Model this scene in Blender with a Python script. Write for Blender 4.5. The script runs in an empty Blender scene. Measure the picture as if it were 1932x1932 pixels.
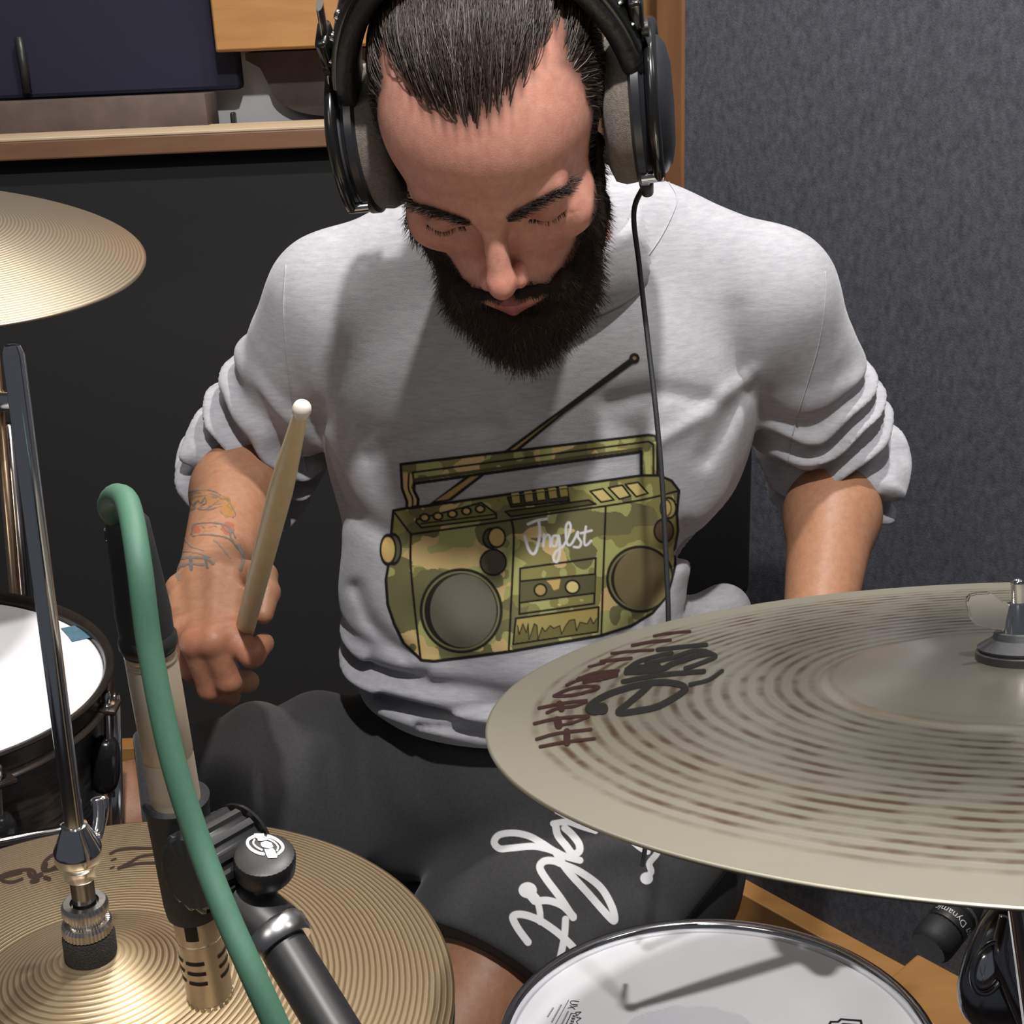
import bpy, bmesh, math, random
import numpy as np
from mathutils import Vector, Matrix
from mathutils.bvhtree import BVHTree

S = bpy.context.scene
COL = S.collection
rng = np.random.default_rng(7)
random.seed(7)

# ------------------------------------------------------------------ camera
FPX = 2400.0
PITCH = math.radians(20.0)
ROLL = math.atan(0.0435)
CAM = np.array([0.0, 0.0, 1.3])
_F = np.array([0, math.cos(PITCH), -math.sin(PITCH)])
_R0 = np.array([1.0, 0, 0])
_U0 = np.array([0, math.sin(PITCH), math.cos(PITCH)])
_R = math.cos(ROLL) * _R0 - math.sin(ROLL) * _U0
_U = math.sin(ROLL) * _R0 + math.cos(ROLL) * _U0
cd = bpy.data.cameras.new('camera')
cd.sensor_width = 36.0
cd.lens = FPX / 1932 * 36.0
cd.clip_start = 0.02
cam = bpy.data.objects.new('camera', cd)
COL.objects.link(cam)
cam.matrix_world = Matrix(((_R[0], _U[0], -_F[0], CAM[0]), (_R[1], _U[1], -_F[1], CAM[1]),
                           (_R[2], _U[2], -_F[2], CAM[2]), (0, 0, 0, 1)))
S.camera = cam

# ------------------------------------------------------------------ light and exposure
S.view_settings.view_transform = 'Standard'
S.view_settings.look = 'None'
S.view_settings.gamma = 1.0
S.view_settings.use_curve_mapping = False
S.view_settings.exposure = 0.0
wd = bpy.data.worlds.new('world')
S.world = wd
wd.use_nodes = True
wd.node_tree.nodes['Background'].inputs[0].default_value = (0.80, 0.86, 1.0, 1)
wd.node_tree.nodes['Background'].inputs[1].default_value = 0.075


def lamp(name, kind, loc, target, power, size=0.3, col=(1, 1, 1), spot=None, size_y=None):
    l = bpy.data.lights.new(name, kind)
    l.energy = power
    l.color = col
    if kind == 'AREA':
        l.size = size
        if size_y:
            l.shape = 'RECTANGLE'
            l.size_y = size_y
    else:
        l.shadow_soft_size = size
    if spot:
        l.spot_size = math.radians(spot)
        l.spot_blend = 0.35
    o = bpy.data.objects.new(name, l)
    o.location = loc
    o.rotation_euler = (Vector(target) - Vector(loc)).to_track_quat('-Z', 'Y').to_euler()
    COL.objects.link(o)
    return o


lamp('ceiling_spot_front', 'SPOT', (0.08, 0.06, 2.5), (0.02, 1.0, 0.9), 118, 0.035, (1.0, 0.97, 0.95), spot=105)
lamp('ceiling_spot_back', 'SPOT', (0.35, 1.0, 2.5), (0.1, 1.0, 0.6), 84, 0.035, (1.0, 0.96, 0.92), spot=110)
lamp('fill_panel_front', 'AREA', (-0.9, -0.5, 2.3), (0, 0.9, 1.0), 4.5, 0.6, (1.0, 0.93, 0.86))  # soft fill added from front left to brighten the shaded face
lamp('ceiling_panel_side', 'AREA', (1.3, 0.4, 2.45), (0.3, 1.1, 0.9), 6, 0.5, (1.0, 0.92, 0.84))
lamp('reflection_panel_rear', 'AREA', (-0.3, 1.9, 2.5), (-0.3, 1.3, 0.8), 9, 0.45, (1.0, 0.95, 0.9))  # added panel, gives the cymbals something bright to reflect
lamp('ceiling_spot_rear', 'SPOT', (-0.35, 1.95, 2.5), (-0.45, 2.45, 1.25), 45, 0.05, (1.0, 0.93, 0.85), spot=62)


# ------------------------------------------------------------------ picture geometry helpers (real distances given by depth)
def un(x, y, d):
    return CAM + d * (_F + _R * ((x - 966) / FPX) - _U * ((y - 966) / FPX))


def ray(x, y):
    d = _F + _R * ((x - 966) / FPX) - _U * ((y - 966) / FPX)
    return d / np.linalg.norm(d)


def un_y(x, y, Y):
    d = _F + _R * ((x - 966) / FPX) - _U * ((y - 966) / FPX)
    return CAM + d * ((Y - CAM[1]) / d[1])


def un_z(x, y, Z):
    d = _F + _R * ((x - 966) / FPX) - _U * ((y - 966) / FPX)
    return CAM + d * ((Z - CAM[2]) / d[2])


def proj(P):
    d = np.asarray(P) - CAM
    z = d @ _F
    return np.stack([966 + FPX * (d @ _R) / z, 966 - FPX * (d @ _U) / z], -1)


# ------------------------------------------------------------------ materials
def lin(h):
    h = h.lstrip('#')
    c = [int(h[i:i + 2], 16) / 255 for i in (0, 2, 4)]
    return tuple(x / 12.92 if x <= 0.04045 else ((x + 0.055) / 1.055) ** 2.4 for x in c)


def mat(name, col, rough=0.5, metal=0.0, spec=0.5, noise=None, bump=None, col2=None, attr=None, alpha=False,
        coat=0.0, sheen=0.0, sss=0.0, stretch=None, emit=None):
    m = bpy.data.materials.new(name)
    m.use_nodes = True
    nt = m.node_tree
    b = nt.nodes['Principled BSDF']
    if isinstance(col, str):
        col = lin(col)
    if isinstance(col2, str):
        col2 = lin(col2)
    b.inputs['Base Color'].default_value = (*col, 1)
    b.inputs['Roughness'].default_value = rough
    b.inputs['Metallic'].default_value = metal
    b.inputs['Specular IOR Level'].default_value = spec
    b.inputs['Coat Weight'].default_value = coat
    b.inputs['Sheen Weight'].default_value = sheen
    if sss:
        b.inputs['Subsurface Weight'].default_value = sss
        b.inputs['Subsurface Radius'].default_value = (1.0, 0.35, 0.2)
        b.inputs['Subsurface Scale'].default_value = 0.006
    N = nt.nodes.new
    L = nt.links.new
    co = N('ShaderNodeTexCoord').outputs['Object']
    if stretch:
        mp = N('ShaderNodeMapping')
        mp.inputs['Scale'].default_value = stretch
        L(co, mp.inputs['Vector'])
        co = mp.outputs[0]
    src = None
    if attr:
        a = N('ShaderNodeAttribute')
        a.attribute_name = attr
        src = a.outputs['Color']
        if alpha:
            L(a.outputs['Alpha'], b.inputs['Alpha'])
    if noise:
        t = N('ShaderNodeTexNoise')
        t.inputs['Scale'].default_value = noise[0]
        t.inputs['Detail'].default_value = noise[2] if len(noise) > 2 else 4
        t.inputs['Roughness'].default_value = 0.65
        L(co, t.inputs['Vector'])
        r = N('ShaderNodeMapRange')
        r.inputs['From Min'].default_value = 0.5 - noise[1]
        r.inputs['From Max'].default_value = 0.5 + noise[1]
        L(t.outputs['Fac'], r.inputs['Value'])
        mx = N('ShaderNodeMix')
        mx.data_type = 'RGBA'
        L(r.outputs[0], mx.inputs['Factor'])
        if src:
            L(src, mx.inputs['A'])
            dk = N('ShaderNodeMix')
            dk.data_type = 'RGBA'
            dk.blend_type = 'MULTIPLY'
            dk.inputs['Factor'].default_value = 1.0
            L(src, dk.inputs['A'])
            dk.inputs['B'].default_value = (*(col2 or (0.8, 0.8, 0.8)), 1)
            L(dk.outputs['Result'], mx.inputs['B'])
        else:
            mx.inputs['A'].default_value = (*col, 1)
            mx.inputs['B'].default_value = (*(col2 or tuple(c * 0.6 for c in col)), 1)
        src = mx.outputs['Result']
    if src:
        L(src, b.inputs['Base Color'])
    if bump:
        t = N('ShaderNodeTexNoise')
        t.inputs['Scale'].default_value = bump[0]
        t.inputs['Detail'].default_value = 3
        L(co, t.inputs['Vector'])
        bp = N('ShaderNodeBump')
        bp.inputs['Strength'].default_value = bump[1]
        bp.inputs['Distance'].default_value = bump[2] if len(bump) > 2 else 0.001
        L(t.outputs['Fac'], bp.inputs['Height'])
        L(bp.outputs[0], b.inputs['Normal'])
    if emit:
        b.inputs['Emission Color'].default_value = (*emit[0], 1)
        b.inputs['Emission Strength'].default_value = emit[1]
    return m


# ------------------------------------------------------------------ mesh helpers
ROOT = {}          # object name -> world matrix of its top-level thing


def mesh_np(name, V, F, mat=None, smooth=True):
    """V (n,3), F (m,k) with k 3 or 4 (or list of index lists)."""
    me = bpy.data.meshes.new(name)
    if isinstance(F, np.ndarray):
        k = F.shape[1]
        me.vertices.add(len(V))
        me.vertices.foreach_set('co', np.ascontiguousarray(V, dtype=np.float32).ravel())
        me.loops.add(F.size)
        me.loops.foreach_set('vertex_index', np.ascontiguousarray(F, dtype=np.int32).ravel())
        me.polygons.add(len(F))
        me.polygons.foreach_set('loop_start', np.arange(0, F.size, k, dtype=np.int32))
        me.update(calc_edges=True)
        me.validate()
    else:
        me.from_pydata([tuple(map(float, v)) for v in V], [], [list(map(int, f)) for f in F])
        me.update()
    me.polygons.foreach_set('use_smooth', [bool(smooth)] * len(me.polygons))
    if mat:
        me.materials.append(mat)
    return me


def thing(name, label, cat, loc=(0, 0, 0), M=None, group=None):
    o = bpy.data.objects.new(name, None)
    COL.objects.link(o)
    o.empty_display_size = 0.05
    o.matrix_world = M if M is not None else Matrix.Translation(Vector(loc))
    ROOT[o.name] = o.matrix_world.copy()
    o['label'] = label
    o['category'] = cat
    if group:
        o['group'] = group
    return o


def add(name, V, F, m, parent=None, smooth=True, local=False, label=None, kind=None, cat=None, group=None, sharp=None):
    """One mesh object.  V in world coordinates (or in the root's frame when local)."""
    V = np.asarray(V, dtype=float)
    if parent is not None and not local:
        Mi = np.array(ROOT[parent.name].inverted())
        V = V @ Mi[:3, :3].T + Mi[:3, 3]
    me = mesh_np(name, V, F, m, smooth)
    o = bpy.data.objects.new(name, me)
    COL.objects.link(o)
    if parent is not None:
        o.parent = parent
        ROOT[o.name] = ROOT[parent.name]
    else:
        ROOT[o.name] = Matrix()
    if label:
        o['label'] = label
    if kind:
        o['kind'] = kind
    if cat:
        o['category'] = cat
    if group:
        o['group'] = group
    if not isinstance(F, np.ndarray):
        bm = bmesh.new()
        bm.from_mesh(me)
        bmesh.ops.recalc_face_normals(bm, faces=bm.faces[:])
        if sharp and smooth:
            for e in bm.edges:
                if len(e.link_faces) == 2 and e.calc_face_angle(0) > math.radians(sharp):
                    e.smooth = False
        bm.to_mesh(me)
        bm.free()
    return o


def frame(axis, up=(0, 0, 1)):
    w = np.asarray(axis, float)
    w = w / np.linalg.norm(w)
    u = np.cross(up, w)
    if np.linalg.norm(u) < 1e-5:
        u = np.cross((0, 1, 0), w)
    u = u / np.linalg.norm(u)
    v = np.cross(w, u)
    return u, v, w


def xform(o, axis, up=(0, 0, 1)):
    u, v, w = frame(axis, up)
    return Matrix(((u[0], v[0], w[0], o[0]), (u[1], v[1], w[1], o[1]), (u[2], v[2], w[2], o[2]), (0, 0, 0, 1)))


def lathe(prof, seg=48, o=(0, 0, 0), axis=(0, 0, 1), closed=False, radmod=None):
    """prof: list of (r, z) from first to last; returns V, F list. Ends with r==0 get capped."""
    u, v, w = frame(axis)
    o = np.asarray(o, float)
    V, rings = [], []
    t = np.arange(seg) * 2 * math.pi / seg
    for (r, z) in prof:
        if r < 1e-7:
            rings.append([len(V)])
            V.append(o + w * z)
        else:
            rings.append(list(range(len(V), len(V) + seg)))
            for i, a in enumerate(t):
                rr = r * (radmod(a, z) if radmod else 1)
                V.append(o + u * (rr * math.cos(a)) + v * (rr * math.sin(a)) + w * z)
    F = []
    pairs = list(zip(rings[:-1], rings[1:]))
    if closed:
        pairs.append((rings[-1], rings[0]))
    for A, B in pairs:
        if len(A) == 1 and len(B) == 1:
            continue
        if len(A) == 1:
            for i in range(seg):
                F.append((A[0], B[(i + 1) % seg], B[i]))
        elif len(B) == 1:
            for i in range(seg):
                F.append((A[i], A[(i + 1) % seg], B[0]))
        else:
            for i in range(seg):
                j = (i + 1) % seg
                F.append((A[i], B[i], B[j], A[j])[::-1])
    return np.array(V), F


def tube(P, r, seg=12, cap=True, flat=None, up=(0, 0, 1)):
    """tube along points P (n,3) with radius r (scalar or list); flat scales the second axis."""
    P = np.asarray(P, float)
    n = len(P)
    r = np.full(n, r, float) if np.isscalar(r) else np.asarray(r, float)
    T = np.gradient(P, axis=0)
    T /= np.linalg.norm(T, axis=1)[:, None] + 1e-12
    u, v, _ = frame(T[0], up)
    V = []
    a = np.arange(seg) * 2 * math.pi / seg
    for i in range(n):
        u = u - T[i] * (u @ T[i])
        u /= np.linalg.norm(u)
        v = np.cross(T[i], u)
        fl = 1.0 if flat is None else flat
        V.append(P[i] + r[i] * (np.cos(a)[:, None] * u + fl * np.sin(a)[:, None] * v))
    V = np.concatenate(V)
    F = []
    for i in range(n - 1):
        for j in range(seg):
            k = (j + 1) % seg
            F.append((i * seg + j, i * seg + k, (i + 1) * seg + k, (i + 1) * seg + j))
    if cap:
        F.append(tuple(range(seg))[::-1])
        F.append(tuple(range((n - 1) * seg, n * seg)))
    return V, F


def spline(P, n=10, closed=False):
    P = np.asarray(P, float)
    if closed:
        Q = np.concatenate([P[-1:], P, P[:2]])
    else:
        Q = np.concatenate([2 * P[:1] - P[1:2], P, 2 * P[-1:] - P[-2:-1]])
    out = []
    t = np.linspace(0, 1, n, endpoint=False)[:, None]
    for i in range(1, len(Q) - 2):
        p0, p1, p2, p3 = Q[i - 1], Q[i], Q[i + 1], Q[i + 2]
        out.append(0.5 * (2 * p1 + (p2 - p0) * t + (2 * p0 - 5 * p1 + 4 * p2 - p3) * t ** 2 + (3 * p1 - p0 - 3 * p2 + p3) * t ** 3))
    out = np.concatenate(out)
    if not closed:
        out = np.concatenate([out, P[-1:]])
    return out


def box(c, h, ax=None, bev=0.0, seg=2):
    """box with centre c, half sizes h, axes ax (3x3 rows)."""
    bm = bmesh.new()
    bmesh.ops.create_cube(bm, size=2.0)
    for v in bm.verts:
        v.co = Vector((v.co.x * h[0], v.co.y * h[1], v.co.z * h[2]))
    if bev:
        bmesh.ops.bevel(bm, geom=bm.edges[:], offset=bev, segments=seg, profile=0.5, affect='EDGES')
    A = np.eye(3) if ax is None else np.asarray(ax, float)
    bm.verts.index_update()
    V = np.array([tuple(v.co) for v in bm.verts]) @ A + np.asarray(c, float)
    F = [[v.index for v in f.verts] for f in bm.faces]
    bm.free()
    return V, F


def join(*parts):
    V, F, n = [], [], 0
    for v, f in parts:
        V.append(np.asarray(v, float))
        F += [[i + n for i in q] for q in (f.tolist() if isinstance(f, np.ndarray) else f)]
        n += len(v)
    return np.concatenate(V), F


def text_mesh(s, size, bold=False):
    c = bpy.data.curves.new('t', 'FONT')
    c.body = s
    c.size = size
    c.align_x = 'CENTER'
    c.align_y = 'CENTER'
    c.resolution_u = 3
    if bold:
        c.offset = size * 0.02
    o = bpy.data.objects.new('t', c)
    me = o.to_mesh()
    V = np.array([tuple(v.co) for v in me.vertices])
    F = [list(p.vertices) for p in me.polygons]
    o.to_mesh_clear()
    bpy.data.objects.remove(o)
    bpy.data.curves.remove(c)
    return V, F


# ------------------------------------------------------------------ implicit surfaces
def smin(a, b, k):
    h = np.clip(0.5 + 0.5 * (b - a) / k, 0, 1)
    return b + (a - b) * h - k * h * (1 - h)


def smax(a, b, k):
    return -smin(-a, -b, k)


def cone(P, a, b, ra, rb):
    a = np.asarray(a, np.float32)
    ba = np.asarray(b, np.float32) - a
    pa = P - a
    h = np.clip(pa @ ba / (ba @ ba), 0, 1)
    return np.sqrt(((pa - h[:, None] * ba) ** 2).sum(1)) - (ra + (rb - ra) * h)


def ell(P, c, r):
    q = P - np.asarray(c, np.float32)
    r = np.asarray(r, np.float32)
    k0 = np.sqrt(((q / r) ** 2).sum(1)) + 1e-9
    k1 = np.sqrt(((q / r ** 2) ** 2).sum(1)) + 1e-9
    return k0 * (k0 - 1) / k1


def extract(fn, lo, hi, h, steps=2):
    lo = np.asarray(lo, float)
    B = 8
    nb = np.ceil((np.asarray(hi) - lo) / (h * B)).astype(int)
    n = nb * B
    g = np.stack(np.meshgrid(*[np.arange(k) for k in nb], indexing='ij'), -1).reshape(-1, 3)
    cen = (lo + (g + 0.5) * B * h).astype(np.float32)
    dc = fn(cen)
    D = np.repeat(np.repeat(np.repeat(dc.reshape(nb), B, 0), B, 1), B, 2).astype(np.float32)
    keep = g[np.abs(dc) < h * B * 1.7]
    off = np.stack(np.meshgrid(*[np.arange(B)] * 3, indexing='ij'), -1).reshape(-1, 3)
    for s in range(0, len(keep), 400):
        blk = keep[s:s + 400]
        ix = (blk[:, None] * B + off[None]).reshape(-1, 3)
        D[ix[:, 0], ix[:, 1], ix[:, 2]] = fn((lo + ix * h).astype(np.float32))
    s = D < 0
    cnt = np.zeros(tuple(n - 1), np.int8)
    cs = [(i, j, k) for i in (0, 1) for j in (0, 1) for k in (0, 1)]
    sl = lambda A, c: A[c[0]:n[0] - 1 + c[0], c[1]:n[1] - 1 + c[1], c[2]:n[2] - 1 + c[2]]
    for c in cs:
        cnt += sl(s, c)
    act = (cnt > 0) & (cnt < 8)
    idx = np.argwhere(act)
    acc = np.zeros((len(idx), 3))
    num = np.zeros(len(idx))
    for c in cs:
        for ax in range(3):
            if c[ax]:
                continue
            e = list(c)
            e[ax] = 1
            d0 = D[idx[:, 0] + c[0], idx[:, 1] + c[1], idx[:, 2] + c[2]]
            d1 = D[idx[:, 0] + e[0], idx[:, 1] + e[1], idx[:, 2] + e[2]]
            m = (d0 < 0) != (d1 < 0)
            t = np.where(m, d0 / np.where(m, d0 - d1, 1), 0)
            p = np.array(c, float)[None].repeat(len(idx), 0)
            p[:, ax] += t
            acc += p * m[:, None]
            num += m
    V = lo + (idx + acc / num[:, None]) * h
    vid = np.full(tuple(n - 1), -1, np.int64)
    vid[act] = np.arange(len(idx))
    Fs = []
    for ax in range(3):
        a1, a2 = (ax + 1) % 3, (ax + 2) % 3
        s0 = np.take(s, range(0, n[ax] - 1), ax)
        s1 = np.take(s, range(1, n[ax]), ax)
        cr = np.argwhere(s0 != s1)
        cr = cr[(cr[:, a1] > 0) & (cr[:, a2] > 0) & (cr[:, a1] < n[a1] - 1) & (cr[:, a2] < n[a2] - 1)]
        ins = s0[cr[:, 0], cr[:, 1], cr[:, 2]]
        q = []
        for d1, d2 in ((-1, -1), (0, -1), (0, 0), (-1, 0)):
            e = cr.copy()
            e[:, a1] += d1
            e[:, a2] += d2
            q.append(vid[e[:, 0], e[:, 1], e[:, 2]])
        q = np.stack(q, 1)
        q[~ins] = q[~ins][:, ::-1]
        Fs.append(q)
    Fq = np.concatenate(Fs)
    for _ in range(steps):
        V = project(fn, V, h)
    return V, Fq


def grad(fn, V, e=0.0006):
    V = V.astype(np.float32)
    g = np.stack([fn(V + np.float32(e) * np.eye(3, dtype=np.float32)[i]) - fn(V - np.float32(e) * np.eye(3, dtype=np.float32)[i]) for i in range(3)], 1) / (2 * e)
    return g


def project(fn, V, lim):
    g = grad(fn, V)
    g2 = (g ** 2).sum(1) + 1e-6
    st = -fn(V.astype(np.float32))[:, None] * g / g2[:, None]
    L = np.linalg.norm(st, axis=1)
    st *= np.minimum(1, lim * 0.6 / (L + 1e-9))[:, None]
    return V + st


def vnoise(P, seed=0):
    """smooth value noise, P (n,3)"""
    P = np.asarray(P, float)
    i = np.floor(P).astype(np.int64)
    f = P - i
    f = f * f * (3 - 2 * f)

    def hsh(a):
        x = (a[:, 0] * 374761393 + a[:, 1] * 668265263 + a[:, 2] * 2147483647 + seed * 974711) & 0xffffffff
        x = ((x ^ (x >> 13)) * 1274126177) & 0xffffffff
        return ((x ^ (x >> 16)) & 0xffff) / 65535.0
    r = 0
    for a in (0, 1):
        for b in (0, 1):
            for c in (0, 1):
                w = (f[:, 0] if a else 1 - f[:, 0]) * (f[:, 1] if b else 1 - f[:, 1]) * (f[:, 2] if c else 1 - f[:, 2])
                r = r + w * hsh(i + np.array([a, b, c]))
    return r


# ------------------------------------------------------------------ flat print painter (colour per vertex on a fine sheet glued to a surface)
class Paint:
    def __init__(s, x0, y0, x1, y1, step):
        s.x = np.arange(x0, x1 + step, step)
        s.y = np.arange(y0, y1 + step, step)
        s.step = step
        s.X, s.Y = np.meshgrid(s.x, s.y)
        s.rgb = np.zeros(s.X.shape + (3,))
        s.a = np.zeros(s.X.shape)

    def put(s, d, col, opacity=1.0):
        """d signed distance (px); col colour (3) or array"""
        c = np.clip(0.5 - d / s.step, 0, 1) * opacity
        if isinstance(col, str):
            col = lin(col)
        col = np.broadcast_to(np.asarray(col, float), s.rgb.shape)
        na = c + s.a * (1 - c)
        w = np.where(na > 1e-6, c / np.maximum(na, 1e-6), 0)
        s.rgb = s.rgb * (1 - w[..., None]) + col * w[..., None]
        s.a = na

    def d_poly(s, P):
        P = np.asarray(P, float)
        d = np.full(s.X.shape, 1e9)
        ins = np.zeros(s.X.shape, bool)
        for a, b in zip(P, np.roll(P, -1, 0)):
            e = b - a
            wx, wy = s.X - a[0], s.Y - a[1]
            t = np.clip((wx * e[0] + wy * e[1]) / (e @ e + 1e-9), 0, 1)
            d = np.minimum(d, (wx - e[0] * t) ** 2 + (wy - e[1] * t) ** 2)
            c = (a[1] > s.Y) != (b[1] > s.Y)
            with np.errstate(divide='ignore', invalid='ignore'):
                xi = a[0] + (s.Y - a[1]) * e[0] / (e[1] if abs(e[1]) > 1e-9 else 1e-9)
            ins ^= c & (s.X < xi)
        d = np.sqrt(d)
        return np.where(ins, -d, d)

    def d_line(s, P, w, w1=None, smooth=0):
        P = np.asarray(P, float)
        if smooth:
            P = spline(P, smooth)
        n = len(P)
        d = np.full(s.X.shape, 1e9)
        for i in range(n - 1):
            a, b = P[i], P[i + 1]
            e = b - a
            wx, wy = s.X - a[0], s.Y - a[1]
            t = np.clip((wx * e[0] + wy * e[1]) / (e @ e + 1e-9), 0, 1)
            r = w / 2 if w1 is None else (w + (w1 - w) * (i + t) / (n - 1)) / 2
            d = np.minimum(d, np.sqrt((wx - e[0] * t) ** 2 + (wy - e[1] * t) ** 2) - r)
        return d

    def d_ell(s, c, rx, ry):
        k = np.sqrt(((s.X - c[0]) / rx) ** 2 + ((s.Y - c[1]) / ry) ** 2)
        return (k - 1) * min(rx, ry)

    def poly(s, P, col, o=1.0):
        s.put(s.d_poly(P), col, o)

    def line(s, P, w, col, smooth=0, w1=None, o=1.0):
        s.put(s.d_line(P, w, w1, smooth), col, o)

    def ell(s, c, rx, ry, col, o=1.0):
        s.put(s.d_ell(c, rx, ry), col, o)

    def mesh(s, place, thr=0.02):
        """place(x, y arrays) -> (pos (n,3), ok (n,)).  Returns V, F, RGBA for cells that carry ink."""
        h, w = s.X.shape
        need = s.a > thr
        grow = need.copy()
        grow[1:] |= need[:-1]
        grow[:-1] |= need[1:]
        g2 = grow.copy()
        g2[:, 1:] |= grow[:, :-1]
        g2[:, :-1] |= grow[:, 1:]
        ids = np.full((h, w), -1)
        sel = np.argwhere(g2)
        V, ok = place(s.X[g2], s.Y[g2])
        ids[g2] = np.where(ok, np.arange(len(sel)), -1)
        q = np.stack([ids[:-1, :-1], ids[1:, :-1], ids[1:, 1:], ids[:-1, 1:]], -1).reshape(-1, 4)
        nd = (need[:-1, :-1] | need[1:, :-1] | need[1:, 1:] | need[:-1, 1:]).reshape(-1)
        q = q[(q >= 0).all(1) & nd]
        # fill colour outwards so that soft edges keep the ink colour
        rgb = s.rgb.copy()
        msk = s.a > thr
        for _ in range(2):
            for dy, dx in ((0, 1), (0, -1), (1, 0), (-1, 0)):
                sh = np.roll(np.roll(rgb, dy, 0), dx, 1)
                sm = np.roll(np.roll(msk, dy, 0), dx, 1)
                f = sm & ~msk
                rgb[f] = sh[f]
                msk = msk | f
        C = np.concatenate([rgb[g2], s.a[g2][:, None]], 1)
        u = np.unique(q)
        re = np.full(len(sel), -1)
        re[u] = np.arange(len(u))
        return V[u], re[q], C[u]


def color_attr(o, C, name='ink'):
    a = o.data.color_attributes.new(name, 'FLOAT_COLOR', 'POINT')
    C = np.asarray(C, np.float32)
    if C.shape[1] == 3:
        C = np.concatenate([C, np.ones((len(C), 1), np.float32)], 1)
    a.data.foreach_set('color', np.ascontiguousarray(C).ravel())


def float_attr(o, A, name):
    a = o.data.attributes.new(name, 'FLOAT', 'POINT')
    a.data.foreach_set('value', np.ascontiguousarray(A, dtype=np.float32))


def bvh_of(V, F):
    return BVHTree.FromPolygons([Vector(v) for v in V], [tuple(map(int, f)) for f in F])


def onto(bvh, off):
    """place function: print seen straight in front of the wearer's surface, glued on with a thin offset"""
    o = Vector(CAM)

    def place(x, y):
        V = np.zeros((len(x), 3))
        ok = np.zeros(len(x), bool)
        for i in range(len(x)):
            d = Vector(ray(x[i], y[i]))
            loc, nor, fi, dist = bvh.ray_cast(o, d)
            if loc is not None:
                if nor.dot(d) > 0:
                    nor = -nor
                V[i] = loc + nor * off
                ok[i] = True
        return V, ok
    return place

# ================================================================== materials
M_black_fabric = mat('black_fabric', '#333333', 0.95, spec=0.1, noise=(900, 0.25), col2='#2c2c2d')
M_grey_fabric = mat('grey_fabric', '#595b62', 0.95, spec=0.1, noise=(120, 0.2, 7), col2='#3f4147', bump=(600, 0.6, 0.001), stretch=(1, 1, 0.7))
M_navy = mat('navy_fabric', '#303040', 0.95, spec=0.1, noise=(500, 0.2), col2='#292936')
M_white_wall = mat('white_wall', '#d9d9dc', 0.9, noise=(6, 0.3), col2='#cfcfd2')
M_wood = mat('light_wood', '#ac7f4a', 0.5, noise=(26, 0.22, 6), col2='#986c39', stretch=(0.25, 1, 1.6))
M_wood_dark = mat('brown_wood', '#7d5636', 0.55, noise=(26, 0.22, 6), col2='#66442a', stretch=(1, 1, 0.2))
M_taupe = mat('taupe_wall_shadow', '#5f524c', 0.8, noise=(7, 0.2), col2='#3d3431')  # wall shadow tone put into the colour of two solid shapes
M_floor = mat('dark_floor', '#2b201d', 0.6, noise=(18, 0.25), col2='#1e1716')
M_ceiling = mat('ceiling_paint', '#c9c6c0', 0.9, noise=(8, 0.3), col2='#bfbcb6')
M_chrome = mat('chrome', (0.82, 0.82, 0.84), 0.12, 1.0)
M_chrome_soft = mat('worn_chrome', (0.72, 0.70, 0.67), 0.24, 1.0, bump=(300, 0.05))
M_dark_chrome = mat('dark_chrome', (0.30, 0.29, 0.30), 0.16, 1.0, bump=(60, 0.12))
M_black = mat('black_plastic', '#202021', 0.42, noise=(300, 0.3), col2='#2a2a2b')
M_black_gloss = mat('black_gloss', '#1b1b1c', 0.22, coat=0.3)
M_rubber = mat('black_rubber', '#26272a', 0.6, bump=(400, 0.2))
M_felt = mat('dark_felt', '#3b3a38', 1.0, noise=(900, 0.25), col2='#1f1f1e', bump=(1200, 1.0, 0.001))
M_headskin = mat('white_drum_head', '#ededf0', 0.55, noise=(9, 0.25), col2='#e2e3e8')
M_drum_black = mat('black_stain_shell', '#1c1b1b', 0.3, noise=(40, 0.12, 6), col2='#3b3a3a', stretch=(1, 1, 6), coat=0.3)
M_ink = mat('printed_ink', (0.1, 0.1, 0.1), 0.7, attr='ink', alpha=True, spec=0.25)
M_tape = mat('blue_tape', '#4f7385', 0.6, noise=(60, 0.2), col2='#3e5f70')
M_green = mat('green_cable', '#4c7460', 0.6, noise=(500, 0.3), col2='#456b57', spec=0.4)
M_maple = mat('stick_wood', '#e3cfa9', 0.5, noise=(60, 0.2, 5), col2='#d8c094', stretch=(1, 1, 0.1))
M_nylon = mat('white_tip', '#efeae0', 0.35, noise=(50, 0.3), col2='#e8e2d6')
M_white_ink = mat('white_ink', '#dcdcdc', 0.6, noise=(80, 0.3), col2='#d0d0d0')
M_dark_ink = mat('dark_ink', '#26262a', 0.6, noise=(80, 0.3), col2='#2e2e33')


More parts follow.
